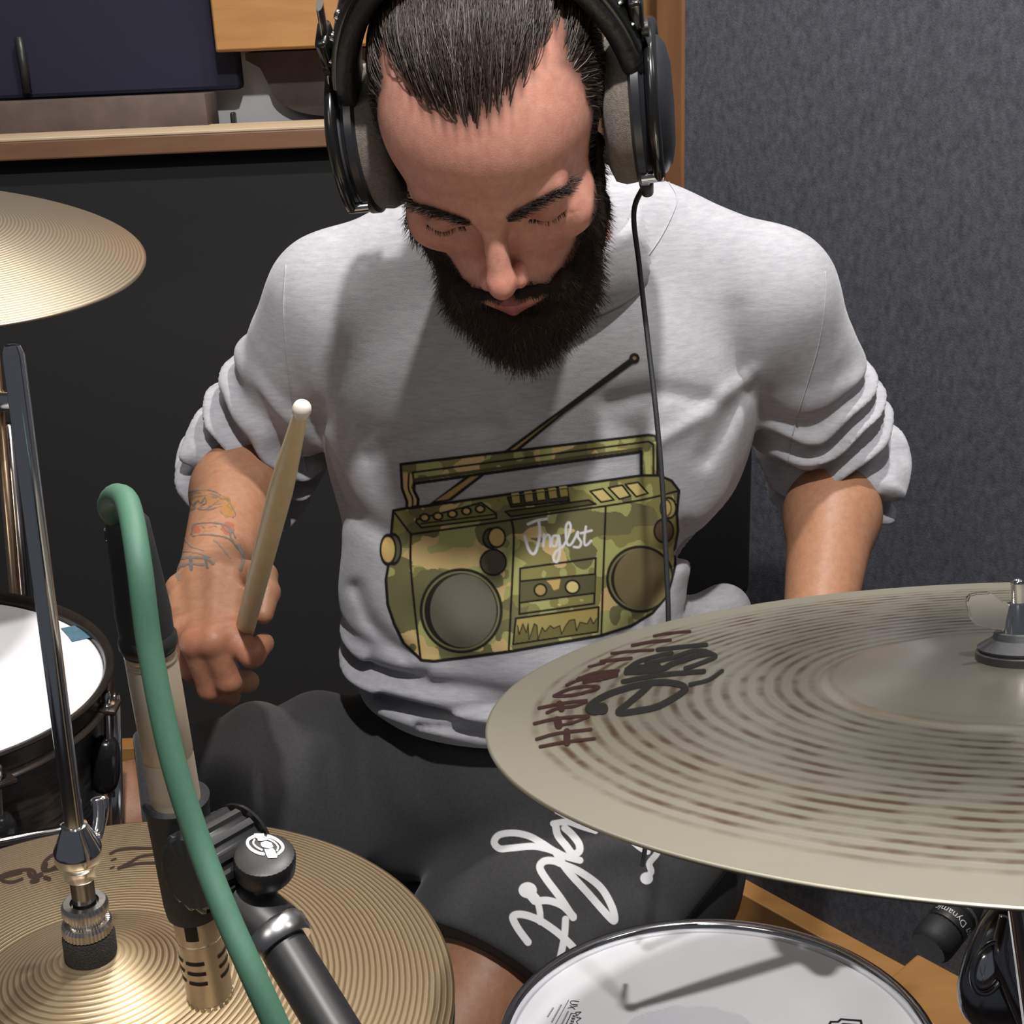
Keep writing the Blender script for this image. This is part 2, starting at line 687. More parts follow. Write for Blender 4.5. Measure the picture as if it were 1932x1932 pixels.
def cymbal_mat(name, cA, cB, spacing, rough, blot=0.0, cC=None, metal=0.85, bstr=0.5, lo=0.0, hi=10.0, warp=0.5, brk=0.0, edge=None):
    """turned bronze: concentric grooves driven by the radius attribute 'rad'"""
    m = bpy.data.materials.new(name)
    m.use_nodes = True
    nt = m.node_tree
    N, L = nt.nodes.new, nt.links.new
    b = nt.nodes['Principled BSDF']
    b.inputs['Metallic'].default_value = metal
    b.inputs['Roughness'].default_value = rough
    a = N('ShaderNodeAttribute')
    a.attribute_name = 'rad'
    if edge:         # polished towards the bell, dull towards the rim
        er = N('ShaderNodeMapRange')
        er.inputs['From Min'].default_value = edge[0]
        er.inputs['From Max'].default_value = edge[1]
        er.inputs['To Min'].default_value = edge[2]
        er.inputs['To Max'].default_value = edge[3]
        L(a.outputs['Fac'], er.inputs['Value'])
        L(er.outputs[0], b.inputs['Roughness'])
    co = N('ShaderNodeTexCoord').outputs['Object']
    nz = N('ShaderNodeTexNoise')
    nz.inputs['Scale'].default_value = 35
    L(co, nz.inputs['Vector'])
    w = N('ShaderNodeMath')
    w.operation = 'MULTIPLY_ADD'
    L(nz.outputs['Fac'], w.inputs[0])
    w.inputs[1].default_value = spacing * warp
    L(a.outputs['Fac'], w.inputs[2])
    d = N('ShaderNodeMath')
    d.operation = 'MULTIPLY'
    L(w.outputs[0], d.inputs[0])
    d.inputs[1].default_value = 2 * math.pi / spacing
    s = N('ShaderNodeMath')
    s.operation = 'SINE'
    L(d.outputs[0], s.inputs[0])
    g = N('ShaderNodeMapRange')
    g.inputs['From Min'].default_value = -0.4
    g.inputs['From Max'].default_value = 0.9
    L(s.outputs[0], g.inputs['Value'])
    # grooves only between lo and hi
    wn = N('ShaderNodeMapRange')
    wn.inputs['From Min'].default_value = hi
    wn.inputs['From Max'].default_value = hi - 0.012
    L(a.outputs['Fac'], wn.inputs['Value'])
    wl = N('ShaderNodeMapRange')
    wl.inputs['From Min'].default_value = lo - 0.01
    wl.inputs['From Max'].default_value = lo + 0.02
    L(a.outputs['Fac'], wl.inputs['Value'])
    ww = N('ShaderNodeMath')
    ww.operation = 'MULTIPLY'
    L(wn.outputs[0], ww.inputs[0])
    L(wl.outputs[0], ww.inputs[1])
    gg = N('ShaderNodeMath')
    gg.operation = 'MULTIPLY'
    L(g.outputs[0], gg.inputs[0])
    L(ww.outputs[0], gg.inputs[1])
    fac = gg.outputs[0]
    if brk:          # worn, broken bands
        n2 = N('ShaderNodeTexNoise')
        n2.inputs['Scale'].default_value = 45
        n2.inputs['Detail'].default_value = 3
        L(co, n2.inputs['Vector'])
        r2 = N('ShaderNodeMapRange')
        r2.inputs['From Min'].default_value = 0.40
        r2.inputs['From Max'].default_value = 0.62
        r2.inputs['To Min'].default_value = 1 - brk
        L(n2.outputs['Fac'], r2.inputs['Value'])
        m3 = N('ShaderNodeMath')
        m3.operation = 'MULTIPLY'
        L(fac, m3.inputs[0])
        L(r2.outputs[0], m3.inputs[1])
        fac = m3.outputs[0]
    mx = N('ShaderNodeMix')
    mx.data_type = 'RGBA'
    mx.inputs['A'].default_value = (*lin(cA), 1)
    mx.inputs['B'].default_value = (*lin(cB), 1)
    L(fac, mx.inputs['Factor'])
    src = mx.outputs['Result']
    bumpsrc = gg.outputs[0]
    if blot:
        v = N('ShaderNodeTexNoise')
        v.inputs['Scale'].default_value = 38
        v.inputs['Detail'].default_value = 2
        L(co, v.inputs['Vector'])
        r = N('ShaderNodeMapRange')
        r.inputs['From Min'].default_value = 0.56
        r.inputs['From Max'].default_value = 0.68
        L(v.outputs['Fac'], r.inputs['Value'])
        mm = N('ShaderNodeMath')
        mm.operation = 'MULTIPLY'
        mm.inputs[1].default_value = blot
        L(r.outputs[0], mm.inputs[0])
        m2 = N('ShaderNodeMix')
        m2.data_type = 'RGBA'
        L(mm.outputs[0], m2.inputs['Factor'])
        L(src, m2.inputs['A'])
        m2.inputs['B'].default_value = (*lin(cC), 1)
        src = m2.outputs['Result']
        ad = N('ShaderNodeMath')
        ad.operation = 'MULTIPLY_ADD'
        L(v.outputs['Fac'], ad.inputs[0])
        ad.inputs[1].default_value = 2.5
        L(gg.outputs[0], ad.inputs[2])
        bumpsrc = ad.outputs[0]
    L(src, b.inputs['Base Color'])
    bp = N('ShaderNodeBump')
    bp.inputs['Strength'].default_value = bstr
    bp.inputs['Distance'].default_value = 0.0004
    L(bumpsrc, bp.inputs['Height'])
    L(bp.outputs[0], b.inputs['Normal'])
    return m


# ================================================================== room
def slab(name, c, h, m, ax=None, bev=0.002, parent=None, kind='structure', **k):
    V, F = box(c, h, ax, bev)
    return add(name, V, F, m, parent, smooth=False, kind=kind, **k)


slab('floor', (0, 0.6, -0.02), (3.0, 2.6, 0.02), M_floor)
slab('ceiling', (0, 1.0, 2.62), (3.0, 2.2, 0.02), M_ceiling)
slab('wall_back', (-0.75, 2.28, 0.60), (1.3, 0.06, 0.56), M_black_fabric)
slab('wall_upper', (-0.2, 2.58, 1.85), (2.0, 0.04, 0.75), M_white_wall)
slab('trim_1', (-0.75, 2.29, 1.175), (1.3, 0.11, 0.0155), mat('ledge_wood', '#775640', 0.5, noise=(26, 0.22, 6), col2='#65462f', stretch=(0.25, 1, 1.6)), bev=0.003)
slab('trim_4', (-0.75, 2.291, 1.1922), (1.3, 0.111, 0.0022), mat('ledge_top', '#b9a68c', 0.5, noise=(20, 0.25, 5), col2='#a8947a', stretch=(0.25, 1, 1)), bev=0.001)
slab('baseboard_back', (-0.75, 2.205, 0.026), (1.3, 0.025, 0.026), M_wood)

pA = np.array([0.2506, 1.763])
pD = np.array([0.263, -0.303])
pD /= np.linalg.norm(pD)
pN = np.array([pD[1], -pD[0]])          # into the room (towards the player)
if pN @ (np.array([0, 1.0]) - pA) < 0:
    pN = -pN
axw = np.array([[pD[0], pD[1], 0], [-pN[0], -pN[1], 0], [0, 0, 1.0]])
wc = pA + pD * 1.1 - pN * 0.03
slab('wall_right', (wc[0], wc[1], 1.32), (1.1, 0.03, 1.28), M_grey_fabric, axw)
bc = pA + pD * 1.15 + pN * 0.012
slab('baseboard_right', (bc[0], bc[1], 0.035), (1.06, 0.02, 0.035), M_wood, axw)
pc = pA - pD * 0.022 - pN * 0.03
slab('trim_2', (pc[0], pc[1], 1.3), (0.024, 0.034, 1.28), M_wood_dark, axw, 0.003)
# wood lined opening behind the head
slab('door_1', (0.13, 2.36, 1.75), (0.135, 0.03, 0.55), M_wood_dark)
slab('trim_3', (0.245, 2.20, 1.8), (0.028, 0.03, 0.62), M_wood)

# wall panel and cabinet above the ledge
V, F = box((-1.02, 2.49, 1.76), (0.555, 0.03, 0.51), None, 0.008)
add('acoustic_panel', V, F, M_navy, smooth=False, label='dark navy fabric acoustic panel hung above the wooden ledge', cat='acoustic panel')
V, F = tube(np.array([un_y(35, 70, 2.45), un_y(44, 120, 2.45), un_y(52, 176, 2.45)]), 0.008, 10)
add('hanging_cord', V, F, M_black, label='short black cord hanging in front of the navy acoustic panel', cat='cord')
cab = thing('wall_cabinet', 'honey coloured wooden cabinet mounted beside the navy acoustic panel', 'cabinet', (-0.3, 2.42, 1.32))
V, F = box((-0.27, 2.46, 1.62), (0.215, 0.075, 0.305), None, 0.003)
add('body', V, F, M_wood, cab, smooth=False)
V, F = box((-0.27, 2.382, 1.62), (0.212, 0.004, 0.302), None, 0.002)
add('door', V, F, M_wood, cab, smooth=False)
# taupe slab shaped like the cast shadow on the wall below the cabinet
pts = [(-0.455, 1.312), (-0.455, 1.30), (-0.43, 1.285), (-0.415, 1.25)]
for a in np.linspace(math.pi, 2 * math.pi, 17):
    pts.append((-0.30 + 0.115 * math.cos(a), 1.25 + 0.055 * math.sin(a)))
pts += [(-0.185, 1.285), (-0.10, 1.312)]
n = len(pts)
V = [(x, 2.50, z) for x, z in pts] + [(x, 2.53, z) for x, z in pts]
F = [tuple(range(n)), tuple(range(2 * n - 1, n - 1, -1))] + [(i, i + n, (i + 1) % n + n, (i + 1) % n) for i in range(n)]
add('wall_shadow_round', V, F, M_taupe, smooth=False, label='taupe rounded shape standing in for the shadow below the wooden cabinet', cat='shadow shape')
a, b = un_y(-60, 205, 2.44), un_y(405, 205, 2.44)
V, F = box(((a[0] + b[0]) / 2, 2.42, 1.219), ((b[0] - a[0]) / 2, 0.05, 0.029), None, 0.003, 2)  # box added in place of the navy panel's shadow on the wall
add('wall_shadow_band', V, F, M_taupe, smooth=True, sharp=30, label='low taupe band standing in for the shadow under the navy panel', cat='shadow band')
for (x, y, w, h, nm, lb) in ((24, 243, 10, 12, 'small_plug', 'small black plug on the ledge beside the taupe shadow band'),
                             (441, 228, 4, 14, 'loose_cable', 'thin black cable standing up on the ledge'),
                             (597, 233, 5, 7, 'wall_clip', 'tiny black clip near the ledge beside the headphones')):
    p = un_y(x, y, 2.44)
    s = 2.6 / FPX
    V, F = box(p, (w * s * 0.9, 0.012, h * s), None, 0.003)
    V2, F2 = tube(np.array([p - (0, 0, h * s), p - (0.0, 0, h * s + 0.012), p - (0.01, 0.0, h * s + 0.016)]), 0.003, 6)
    add(nm, *join((V, F), (V2, F2)), M_black, smooth=False, label=lb, cat='cable' if 'cable' in nm else 'fitting')

# wooden floor block by the right wall
c = un_z(1800, 1905, 0.09)
V, F = box((c[0] + 0.02, c[1], 0.05), (0.10, 0.07, 0.05), axw, 0.004)
add('wooden_block', V, F, M_wood, smooth=False, label='square honey coloured wooden block on the floor beyond the snare', cat='wooden block')


# ================================================================== cymbals
def cymbal_profile(R, rb, hbell, hbow, n, hole=0.006, flip=None):
    r = np.concatenate([np.linspace(hole, rb * 1.25, n // 4, endpoint=False), np.linspace(rb * 1.25, R, n)])
    z = hbow * (1 - (r / R) ** 1.7)
    t = np.clip(r / rb, 0, 1.25)
    bell = hbell * np.clip(1 - t ** 2.2, 0, 1)
    k = 0.004
    z = z + np.where(t < 1.25, np.log1p(np.exp(np.clip((1 - t ** 2.2) * hbell / k, -30, 30))) * k, 0)
    if flip:
        z = z + flip(r)
    return r, z


def cymbal(name, label, c, nrm, R, rb, hbell, hbow, m, n=90, seg=180, th=0.0012, flip=None, cat='cymbal', group=None, spin=0.0):
    Mx = xform(c, nrm, up=(0, 1, 0))
    root = thing(name, label, cat, M=Mx, group=group)
    r, z = cymbal_profile(R, rb, hbell, hbow, n, flip=flip)
    prof = list(zip(r, z - th))[::1] + list(zip(r[::-1], z[::-1]))
    V, F = lathe(prof, seg, closed=True)
    # a little irregular: hammered, never perfectly flat
    o = add('disc', V, F, m, root, local=True)
    float_attr(o, np.hypot(V[:, 0], V[:, 1]), 'rad')

    def top(rr):
        return np.interp(rr, r, z)
    return root, Mx, top


def glue(Mx, top, off=0.0004):
    """place function for marks on a cymbal or drum head: line of sight meets its top surface"""
    Mi = np.array(Mx.inverted())
    o = Mi[:3, :3] @ CAM + Mi[:3, 3]

    def place(x, y):
        V = np.zeros((len(x), 3))
        for i in range(len(x)):
            d = Mi[:3, :3] @ ray(x[i], y[i])
            h = 0.0
            for _ in range(6):
                t = (h - o[2]) / d[2]
                p = o + d * t
                h = float(top(math.hypot(p[0], p[1]))) + off
            V[i] = o + d * ((h - o[2]) / d[2])
        return V, np.ones(len(x), bool)
    return place


def decal(name, P, place, parent, label=None):
    V, F, Cc = P.mesh(place)
    if not len(F):
        return None
    o = add(name, V, F, M_ink, parent, local=True, label=label)
    color_attr(o, Cc)
    return o


# ---- hi-hat
M_hat = cymbal_mat('hihat_bronze', '#bca888', '#927d5e', 0.0030, 0.38, metal=0.85, bstr=0.38, warp=0.4, lo=0.012, hi=0.30)
HC, HN = np.array([-0.217, 0.514, 0.863]), np.array([0.039, 0.068, 1.0])
HN = HN / np.linalg.norm(HN)
hat, HM, htop = cymbal('hi_hat', 'golden hi-hat cymbal pair on its rod in the foreground', HC, HN, 0.178, 0.045, 0.011, 0.017, M_hat)
r_, z_ = cymbal_profile(0.178, 0.045, 0.011, 0.017, 60)
V, F = lathe(list(zip(r_[::-1], -z_[::-1] - 0.012)) + list(zip(r_, -z_ - 0.0108)), 120, closed=True)
o = add('bottom_disc', V, F, M_hat, hat, local=True)
float_attr(o, np.hypot(V[:, 0], V[:, 1]), 'rad')
P = Paint(-10, 1590, 300, 1700, 0.9)
zz = lambda L: [(x / 6.04, 1580 + y / 6.04) for x, y in L]
brown = '#2c2017'
for L, w in (([(0, 440), (100, 400), (240, 370), (350, 365), (400, 400), (380, 450)], 6), ([(0, 470), (60, 500), (150, 505), (250, 470)], 6),
             ([(20, 455), (90, 430), (170, 410), (235, 395)], 7), ([(330, 380), (345, 430), (420, 440), (470, 420)], 9),
             ([(365, 500), (400, 495), (430, 480)], 8), ([(700, 175), (600, 200), (530, 250), (490, 310), (490, 370), (560, 370), (650, 345), (730, 370)], 6),
             ([(520, 300), (510, 360)], 9), ([(515, 455), (560, 470)], 8), ([(600, 350), (680, 310), (720, 350)], 6),
             ([(1260, 180), (1350, 140), (1500, 120), (1720, 120)], 5), ([(1350, 350), (1500, 270), (1600, 215), (1760, 190)], 5),
             ([(1350, 350), (1500, 310), (1620, 290), (1800, 285)], 5), ([(1270, 260), (1320, 240)], 3), ([(1260, 350), (1300, 330)], 3)):
    P.line(zz(L), w, brown, smooth=6, o=0.9)
decal('logo_print', P, glue(HM, htop), hat, 'dark brown script lettering')
# rod and clutch
rb0 = HC + HN * 0.03
rt = un_y(22, 640, 0.514)
ax = (rt - rb0) / np.linalg.norm(rt - rb0)
L_ = np.linalg.norm(rt - rb0)
b0 = HC + HN * 0.0275


def lz(name, prof, m, parent, o=b0, axis=ax, seg=40, sharp=30, radmod=None, label=None):
    V, F = lathe(prof, seg, o, axis, radmod=radmod)
    return add(name, V, F, m, parent, sharp=sharp, label=label)


lz('rod', [(0, 0.01), (0.0044, 0.01), (0.0044, L_ - 0.004), (0.003, L_), (0, L_ + 0.0005)], M_chrome, hat, seg=24)
lz('felt', [(0, 0.0), (0.012, 0.0), (0.0125, 0.002), (0.0125, 0.012), (0.0118, 0.0145), (0, 0.0145)], M_felt, hat)
kn = lambda a, z: 1 + 0.022 * math.cos(40 * a)
lz('knurled_nut', [(0, 0.0145), (0.0105, 0.0145), (0.0118, 0.0155), (0.0118, 0.0195), (0.0106, 0.021), (0.0085, 0.0213), (0.0085, 0.025), (0, 0.025)], M_chrome_soft, hat, seg=160, radmod=kn)
lz('knurled_nut', [(0, 0.025), (0.0095, 0.025), (0.0108, 0.026), (0.0108, 0.0302), (0.0098, 0.0318), (0.0068, 0.0318), (0.0062, 0.0295), (0, 0.0295)], M_chrome_soft, hat, seg=160, radmod=kn)
thr = [(0, 0.026)]
for i in range(19):
    thr += [(0.0049, 0.028 + i * 0.0011), (0.0055, 0.02855 + i * 0.0011)]
thr += [(0.0049, 0.05), (0, 0.05)]
lz('threaded_sleeve', thr, M_dark_chrome, hat, sharp=None)
lz('clutch_body', [(0, 0.046), (0.0072, 0.046), (0.0078, 0.047), (0.0080, 0.052), (0.0105, 0.0555), (0.0110, 0.057), (0.0110, 0.0622), (0.0062, 0.0735), (0.0058, 0.075), (0.0042, 0.0755), (0, 0.0755)], M_chrome, hat, seg=48)
# wing screw of the clutch
for pts_ in ([(165, 1600, 0.607), (182, 1578, 0.616), (189, 1545, 0.618), (190, 1522, 0.618), (187, 1503, 0.618)],
             [(158, 1604, 0.607), (138, 1592, 0.616), (129, 1572, 0.618), (126, 1552, 0.618)]):
    Pp = spline(np.array([un(*p) for p in pts_]), 6)
    rr_ = np.interp(np.linspace(0, 1, len(Pp)), [0, 0.3, 0.75, 0.95, 1], [0.0036, 0.0030, 0.0040, 0.0044, 0.0028])
    V, F = tube(Pp, rr_, 12, flat=0.6, up=tuple(_F))
    add('wing_screw', V, F, M_chrome, hat)
# stand tube below
V, F = tube(np.array([HC - HN * 0.014, HC - HN * 0.05, HC - HN * 0.5, HC - HN * 0.84]), [0.010, 0.0095, 0.011, 0.0125], 20)
add('stand_tube', V, F, M_chrome, hat)
for k in range(3):
    a = k * 2.094 + 0.4
    d = np.array([math.cos(a), math.sin(a), 0])
    q = HC - HN * 0.62
    V, F = tube(np.array([q, [q[0] + d[0] * 0.25, q[1] + d[1] * 0.25, 0.012]]), 0.008, 10)
    add('stand_leg', V, F, M_chrome, hat)

# ---- big ride / crash in front on the right
M_crash = cymbal_mat('crash_bronze', '#aca898', '#6e5b47', 0.0085, 0.30, blot=0.5, cC='#aeab9b', metal=0.9, edge=(0.13, 0.235, 0.27, 0.52), bstr=0.25, warp=0.3, brk=0.75, lo=0.085, hi=0.236)
CC, CN = np.array([0.2364, 0.5397, 1.006]), np.array([-0.05, 0.2417, 1.0])
CN = CN / np.linalg.norm(CN)
crash, CMx, ctop = cymbal('ride_cymbal', 'large hammered grey bronze cymbal with dark red lettering at the front', CC, CN, 0.254, 0.072, 0.008, 0.0035, M_crash, n=110, seg=220)
P = Paint(980, 1130, 1480, 1460, 1.0)
zz = lambda L: [(980 + x / 4.6, 1130 + y / 4.6) for x, y in L]
red, blk = '#29110e', '#121210'
for L, w in (([(150, 1215), (330, 1165), (620, 1130)], 6), ([(180, 1280), (400, 1240), (650, 1210)], 6), ([(412, 1150), (412, 1245)], 13),
             ([(130, 1080), (300, 1040), (480, 1020), (600, 1015)], 6), ([(600, 1020), (470, 1070), (330, 1100)], 5), ([(330, 1050), (340, 1095)], 15),
             ([(170, 945), (400, 900), (580, 880)], 6), ([(240, 985), (340, 945), (470, 930), (580, 890)], 6), ([(350, 910), (365, 950)], 13),
             ([(300, 840), (420, 785), (560, 757), (690, 765), (560, 812), (420, 838), (300, 840)], 6),
             ([(500, 700), (640, 645), (860, 618)], 6), ([(410, 745), (560, 690), (850, 640)], 5), ([(520, 690), (700, 690), (840, 660)], 8), ([(560, 720), (700, 700)], 6),
             ([(710, 540), (850, 525), (970, 512)], 6), ([(600, 585), (740, 555)], 4), ([(800, 470), (1000, 450), (1160, 440)], 5),
             ([(980, 400), (1150, 370), (1310, 355)], 6), ([(1170, 320), (1300, 295), (1480, 280)], 5)):
    P.line(zz(L), w, red, smooth=5, o=0.92)
for L, w in (([(1130, 740), (1070, 800), (950, 900), (860, 985), (1050, 965), (1200, 930), (1350, 850), (1440, 775), (1350, 730), (1150, 725), (900, 780), (700, 860), (600, 940), (640, 980), (740, 960)], 12),
             ([(640, 950), (720, 950)], 22), ([(900, 715), (1200, 660), (1600, 625)], 9), ([(930, 635), (1080, 625), (1240, 605), (1330, 560), (1500, 500), (1640, 470)], 11),
             ([(930, 610), (1050, 535), (1320, 465)], 8), ([(1100, 560), (1300, 515), (1500, 450), (1620, 450)], 8), ([(1440, 600), (1560, 560), (1700, 500), (1640, 460)], 8),
             ([(1200, 440), (1400, 415), (1620, 395)], 8), ([(1480, 740), (1640, 700), (1760, 620)], 7), ([(1000, 600), (1150, 600), (1200, 590)], 15)):
    P.line(zz(L), w, blk, smooth=5, o=0.94)
decal('logo_print', P, glue(CMx, ctop), crash, 'black logo with dark red lettering around it')
# wing nut, felt and stand
ca = CC + CN * 0.0
cb = CC + CN * 0.0070 + _R * 0.004
lz('felt', [(0, 0), (0.021, 0), (0.0215, 0.002), (0.0208, 0.0085), (0.019, 0.0095), (0, 0.0095)], M_black, crash, cb, CN)
lz('washer', [(0, 0.0095), (0.0195, 0.0095), (0.0200, 0.0108), (0.0130, 0.0150), (0.0115, 0.0180), (0, 0.0180)], M_rubber, crash, cb, CN)
cu, cv, cw = frame(CN)
lz('threaded_rod', [(0, 0.0)] + sum([[(0.0031, 0.02 + i * 0.0011), (0.0036, 0.02055 + i * 0.0011)] for i in range(20)], []) + [(0, 0.044)], M_chrome, crash, cb, CN, sharp=None)
lz('wing_nut', [(0, 0.0180), (0.0085, 0.0180), (0.0075, 0.0245), (0.0055, 0.0315), (0, 0.0315)], M_chrome, crash, cb, CN)
wing = [(0.004, 0.0185), (0.014, 0.0205), (0.0215, 0.0230), (0.0240, 0.0270), (0.0252, 0.0350), (0.0240, 0.0378), (0.0205, 0.0384), (0.0140, 0.0382), (0.0080, 0.0335), (0.004, 0.0310)]
wdir = -_R - CN * (-_R @ CN)
wdir /= np.linalg.norm(wdir)
wth = np.cross(CN, wdir)
for sgn in (1, -1):
    bm = bmesh.new()
    f0 = [bm.verts.new(Vector(cb + wdir * sgn * x + CN * z + wth * 0.0016)) for x, z in wing]
    f1 = [bm.verts.new(Vector(cb + wdir * sgn * x + CN * z - wth * 0.0016)) for x, z in wing]
    bm.faces.new(f0)
    bm.faces.new(f1[::-1])
    for i in range(len(wing)):
        j = (i + 1) % len(wing)
        bm.faces.new((f0[i], f1[i], f1[j], f0[j]))
    bmesh.ops.recalc_face_normals(bm, faces=bm.faces[:])
    bmesh.ops.bevel(bm, geom=bm.edges[:], offset=0.0007, segments=2, affect='EDGES')
    bm.verts.index_update()
    add('wing', [tuple(v.co) for v in bm.verts], [[v.index for v in f.verts] for f in bm.faces], M_chrome, crash, sharp=40)
    bm.free()
V, F = tube(np.array([CC + CN * 0.012, CC - CN * 0.10, [0.262, 0.44, 0.7], [0.262, 0.44, 0.02]]), [0.006, 0.0095, 0.011, 0.013], 20)
add('stand_tube', V, F, M_chrome, crash)
for k in range(3):
    a = k * 2.094 + 1.2
    V, F = tube(np.array([[0.262, 0.44, 0.25], [0.262 + math.cos(a) * 0.26, 0.44 + math.sin(a) * 0.26, 0.012]]), 0.008, 10)
    add('stand_leg', V, F, M_chrome, crash)

# ---- upper left cymbal
M_china = cymbal_mat('pale_bronze', '#a89d89', '#938770', 0.0028, 0.36, metal=0.9, bstr=0.35, lo=0.05, hi=0.30)
TC, TN = np.array([-0.474, 1.005, 1.176]), np.array([0.167, -0.132, 1.0])
TN = TN / np.linalg.norm(TN)
flare = lambda r: 0.018 * np.clip((r - 0.14) / 0.055, 0, 1) ** 1.5
china, TMx, ttop = cymbal('crash_cymbal', 'pale bronze cymbal tilted in front of the black wall beside the ledge', TC, TN, 0.192, 0.05, 0.012, 0.030, M_china, n=90, seg=160)
lz('felt', [(0, 0), (0.015, 0), (0.015, 0.012), (0, 0.012)], M_felt, china, TC + TN * 0.045, TN)
lz('wing_nut', [(0, 0.012), (0.008, 0.012), (0.006, 0.026), (0, 0.026)], M_chrome, china, TC + TN * 0.045, TN)
q0 = TC - TN * 0.08
q1 = np.array([-0.80, 1.22, 0.02])
V, F = tube(np.array([TC + TN * 0.05, q0, [-0.80, 1.22, 0.98], q1]), [0.005, 0.008, 0.010, 0.012], 16)
add('stand_tube', V, F, M_chrome, china)
for k in range(3):
    a = k * 2.094 + 2.0
    V, F = tube(np.array([[q1[0], q1[1], 0.25], [q1[0] + math.cos(a) * 0.25, q1[1] + math.sin(a) * 0.25, 0.012]]), 0.008, 10)
    add('stand_leg', V, F, M_chrome, china)
# second stand seen just right of it, behind the hi-hat rod
st = thing('cymbal_stand', 'slim chrome cymbal stand rising behind the black drum and hi-hat rod', 'stand', (-0.44, 1.2, 0))
pt, pb = un_y(-6, 730, 1.25), un_y(30, 1140, 1.25)
dv = (pb - pt) / (pt[2] - pb[2])
V, F = tube(np.array([pt - dv * 0.06, pt + dv * (pt[2] - 0.02)]), 0.0056, 14)
add('inner_tube', V, F, mat('warm_chrome', (0.62, 0.47, 0.32), 0.25, 1.0), st)
pt2, pb2 = un_y(14, 800, 1.27), un_y(44, 1140, 1.27)
dv2 = (pb2 - pt2) / (pt2[2] - pb2[2])
V, F = tube(np.array([pt2, pt2 + dv2 * (pt2[2] - 0.02)]), 0.0078, 14)
add('outer_tube', V, F, M_dark_chrome, st)
cpos = un_y(14, 755, 1.245)
V, F = box(cpos, (0.018, 0.010, 0.010), None, 0.004, 3)
add('clamp', V, F, M_chrome, st, sharp=40)


# ================================================================== drums
def drum(name, label, c, n, R, depth, hoop_m, shell_m, lug_m, n_lug, phase, head_r=None, hoop_h=0.018, group=None, flange=0.008, above=0.007):
    Mx = xform(c, n, up=(0, 1, 0))
    root = thing(name, label, 'drum', M=Mx, group=group)
    hr = R - flange
    V, F = lathe([(0, -above), (hr - 0.004, -above), (hr - 0.001, -above - 0.002), (hr - 0.0005, -above - 0.01)], 96)
    add('drum_head', V, F, M_headskin, root, local=True)
    # triple flanged hoop
    V, F = lathe([(hr - 0.0006, -above - 0.001), (hr, -0.002), (hr + 0.002, 0.0), (R - 0.001, 0.0008), (R, -0.0006), (R - 0.001, -0.0022), (hr + 0.0022, -0.0026), (hr + 0.0022, -hoop_h), (R - 0.001, -hoop_h - 0.001), (R, -hoop_h - 0.0022), (R - 0.002, -hoop_h - 0.0032), (hr - 0.0006, -hoop_h - 0.003)], 96, closed=True)
    add('hoop', V, F, hoop_m, root, local=True, sharp=50)
    sr = hr - 0.004
    V, F = lathe([(sr - 0.006, -depth), (sr, -depth), (sr, -above - 0.004), (sr - 0.006, -above - 0.004)], 96, closed=True)
    add('shell', V, F, shell_m, root, local=True, sharp=50)
    V, F = lathe([(hr - 0.0006, -depth - 0.004), (hr + 0.003, -depth - 0.004), (hr + 0.003, -depth + 0.018), (hr - 0.0006, -depth + 0.018)], 96, closed=True)
    add('bottom_hoop', V, F, hoop_m, root, local=True, sharp=50)
    for k in range(n_lug):
        a = phase + k * 2 * math.pi / n_lug
        e = np.array([math.cos(a), math.sin(a), 0])
        p = e * (R - 0.0015)
        V, F = lathe([(0, -0.062), (0.0028, -0.062), (0.0028, -hoop_h + 0.0), (0.0062, -hoop_h), (0.0062, -hoop_h + 0.0025), (0.0036, -hoop_h + 0.003), (0.0036, -hoop_h + 0.011), (0.0024, -hoop_h + 0.013), (0, -hoop_h + 0.0135)], 14, p)
        add('tension_rod', V, F, M_chrome, root, local=True, sharp=40)
        # claw ear on the hoop
        V, F = box(e * (R - 0.001) + np.array([0, 0, -hoop_h - 0.001]), (0.009, 0.011, 0.0022), np.array([e, np.cross((0, 0, 1), e), (0, 0, 1)]), 0.0015, 2)
        add('hoop_ear', V, F, hoop_m, root, local=True, sharp=40)
        # lug casing, rounded
        bm = bmesh.new()
        bmesh.ops.create_uvsphere(bm, u_segments=16, v_segments=10, radius=1)
        bm.verts.index_update()
        VV = np.array([tuple(v.co) for v in bm.verts])
        VV = np.sign(VV) * np.abs(VV) ** 0.7 * np.array([0.012, 0.0125, 0.026])
        FF = [[v.index for v in f.verts] for f in bm.faces]
        bm.free()
        A = np.array([e, np.cross((0, 0, 1), e), (0, 0, 1)])
        VV = VV @ A + e * (sr + 0.008) + np.array([0, 0, -0.075])
        add('lug', VV, FF, lug_m, root, local=True)
    return root, Mx


SN = np.array([-0.02, 0.125, 1.0])
SN = SN / np.linalg.norm(SN)
SC = CAM + 0.925 * (np.array([0.1525, 0.862, 0.504]) - CAM)
M_snare_shell = mat('steel_shell', (0.6, 0.6, 0.62), 0.2, 1.0)
snare, SMx = drum('snare_drum', 'chrome rimmed snare drum with a white head below the ride cymbal', SC, SN, 0.172, 0.13, M_chrome, M_snare_shell, M_chrome, 8, 0.47)
SMi = np.array(SMx.inverted())
place = glue(SMx, lambda r: -0.007, 0.0003)
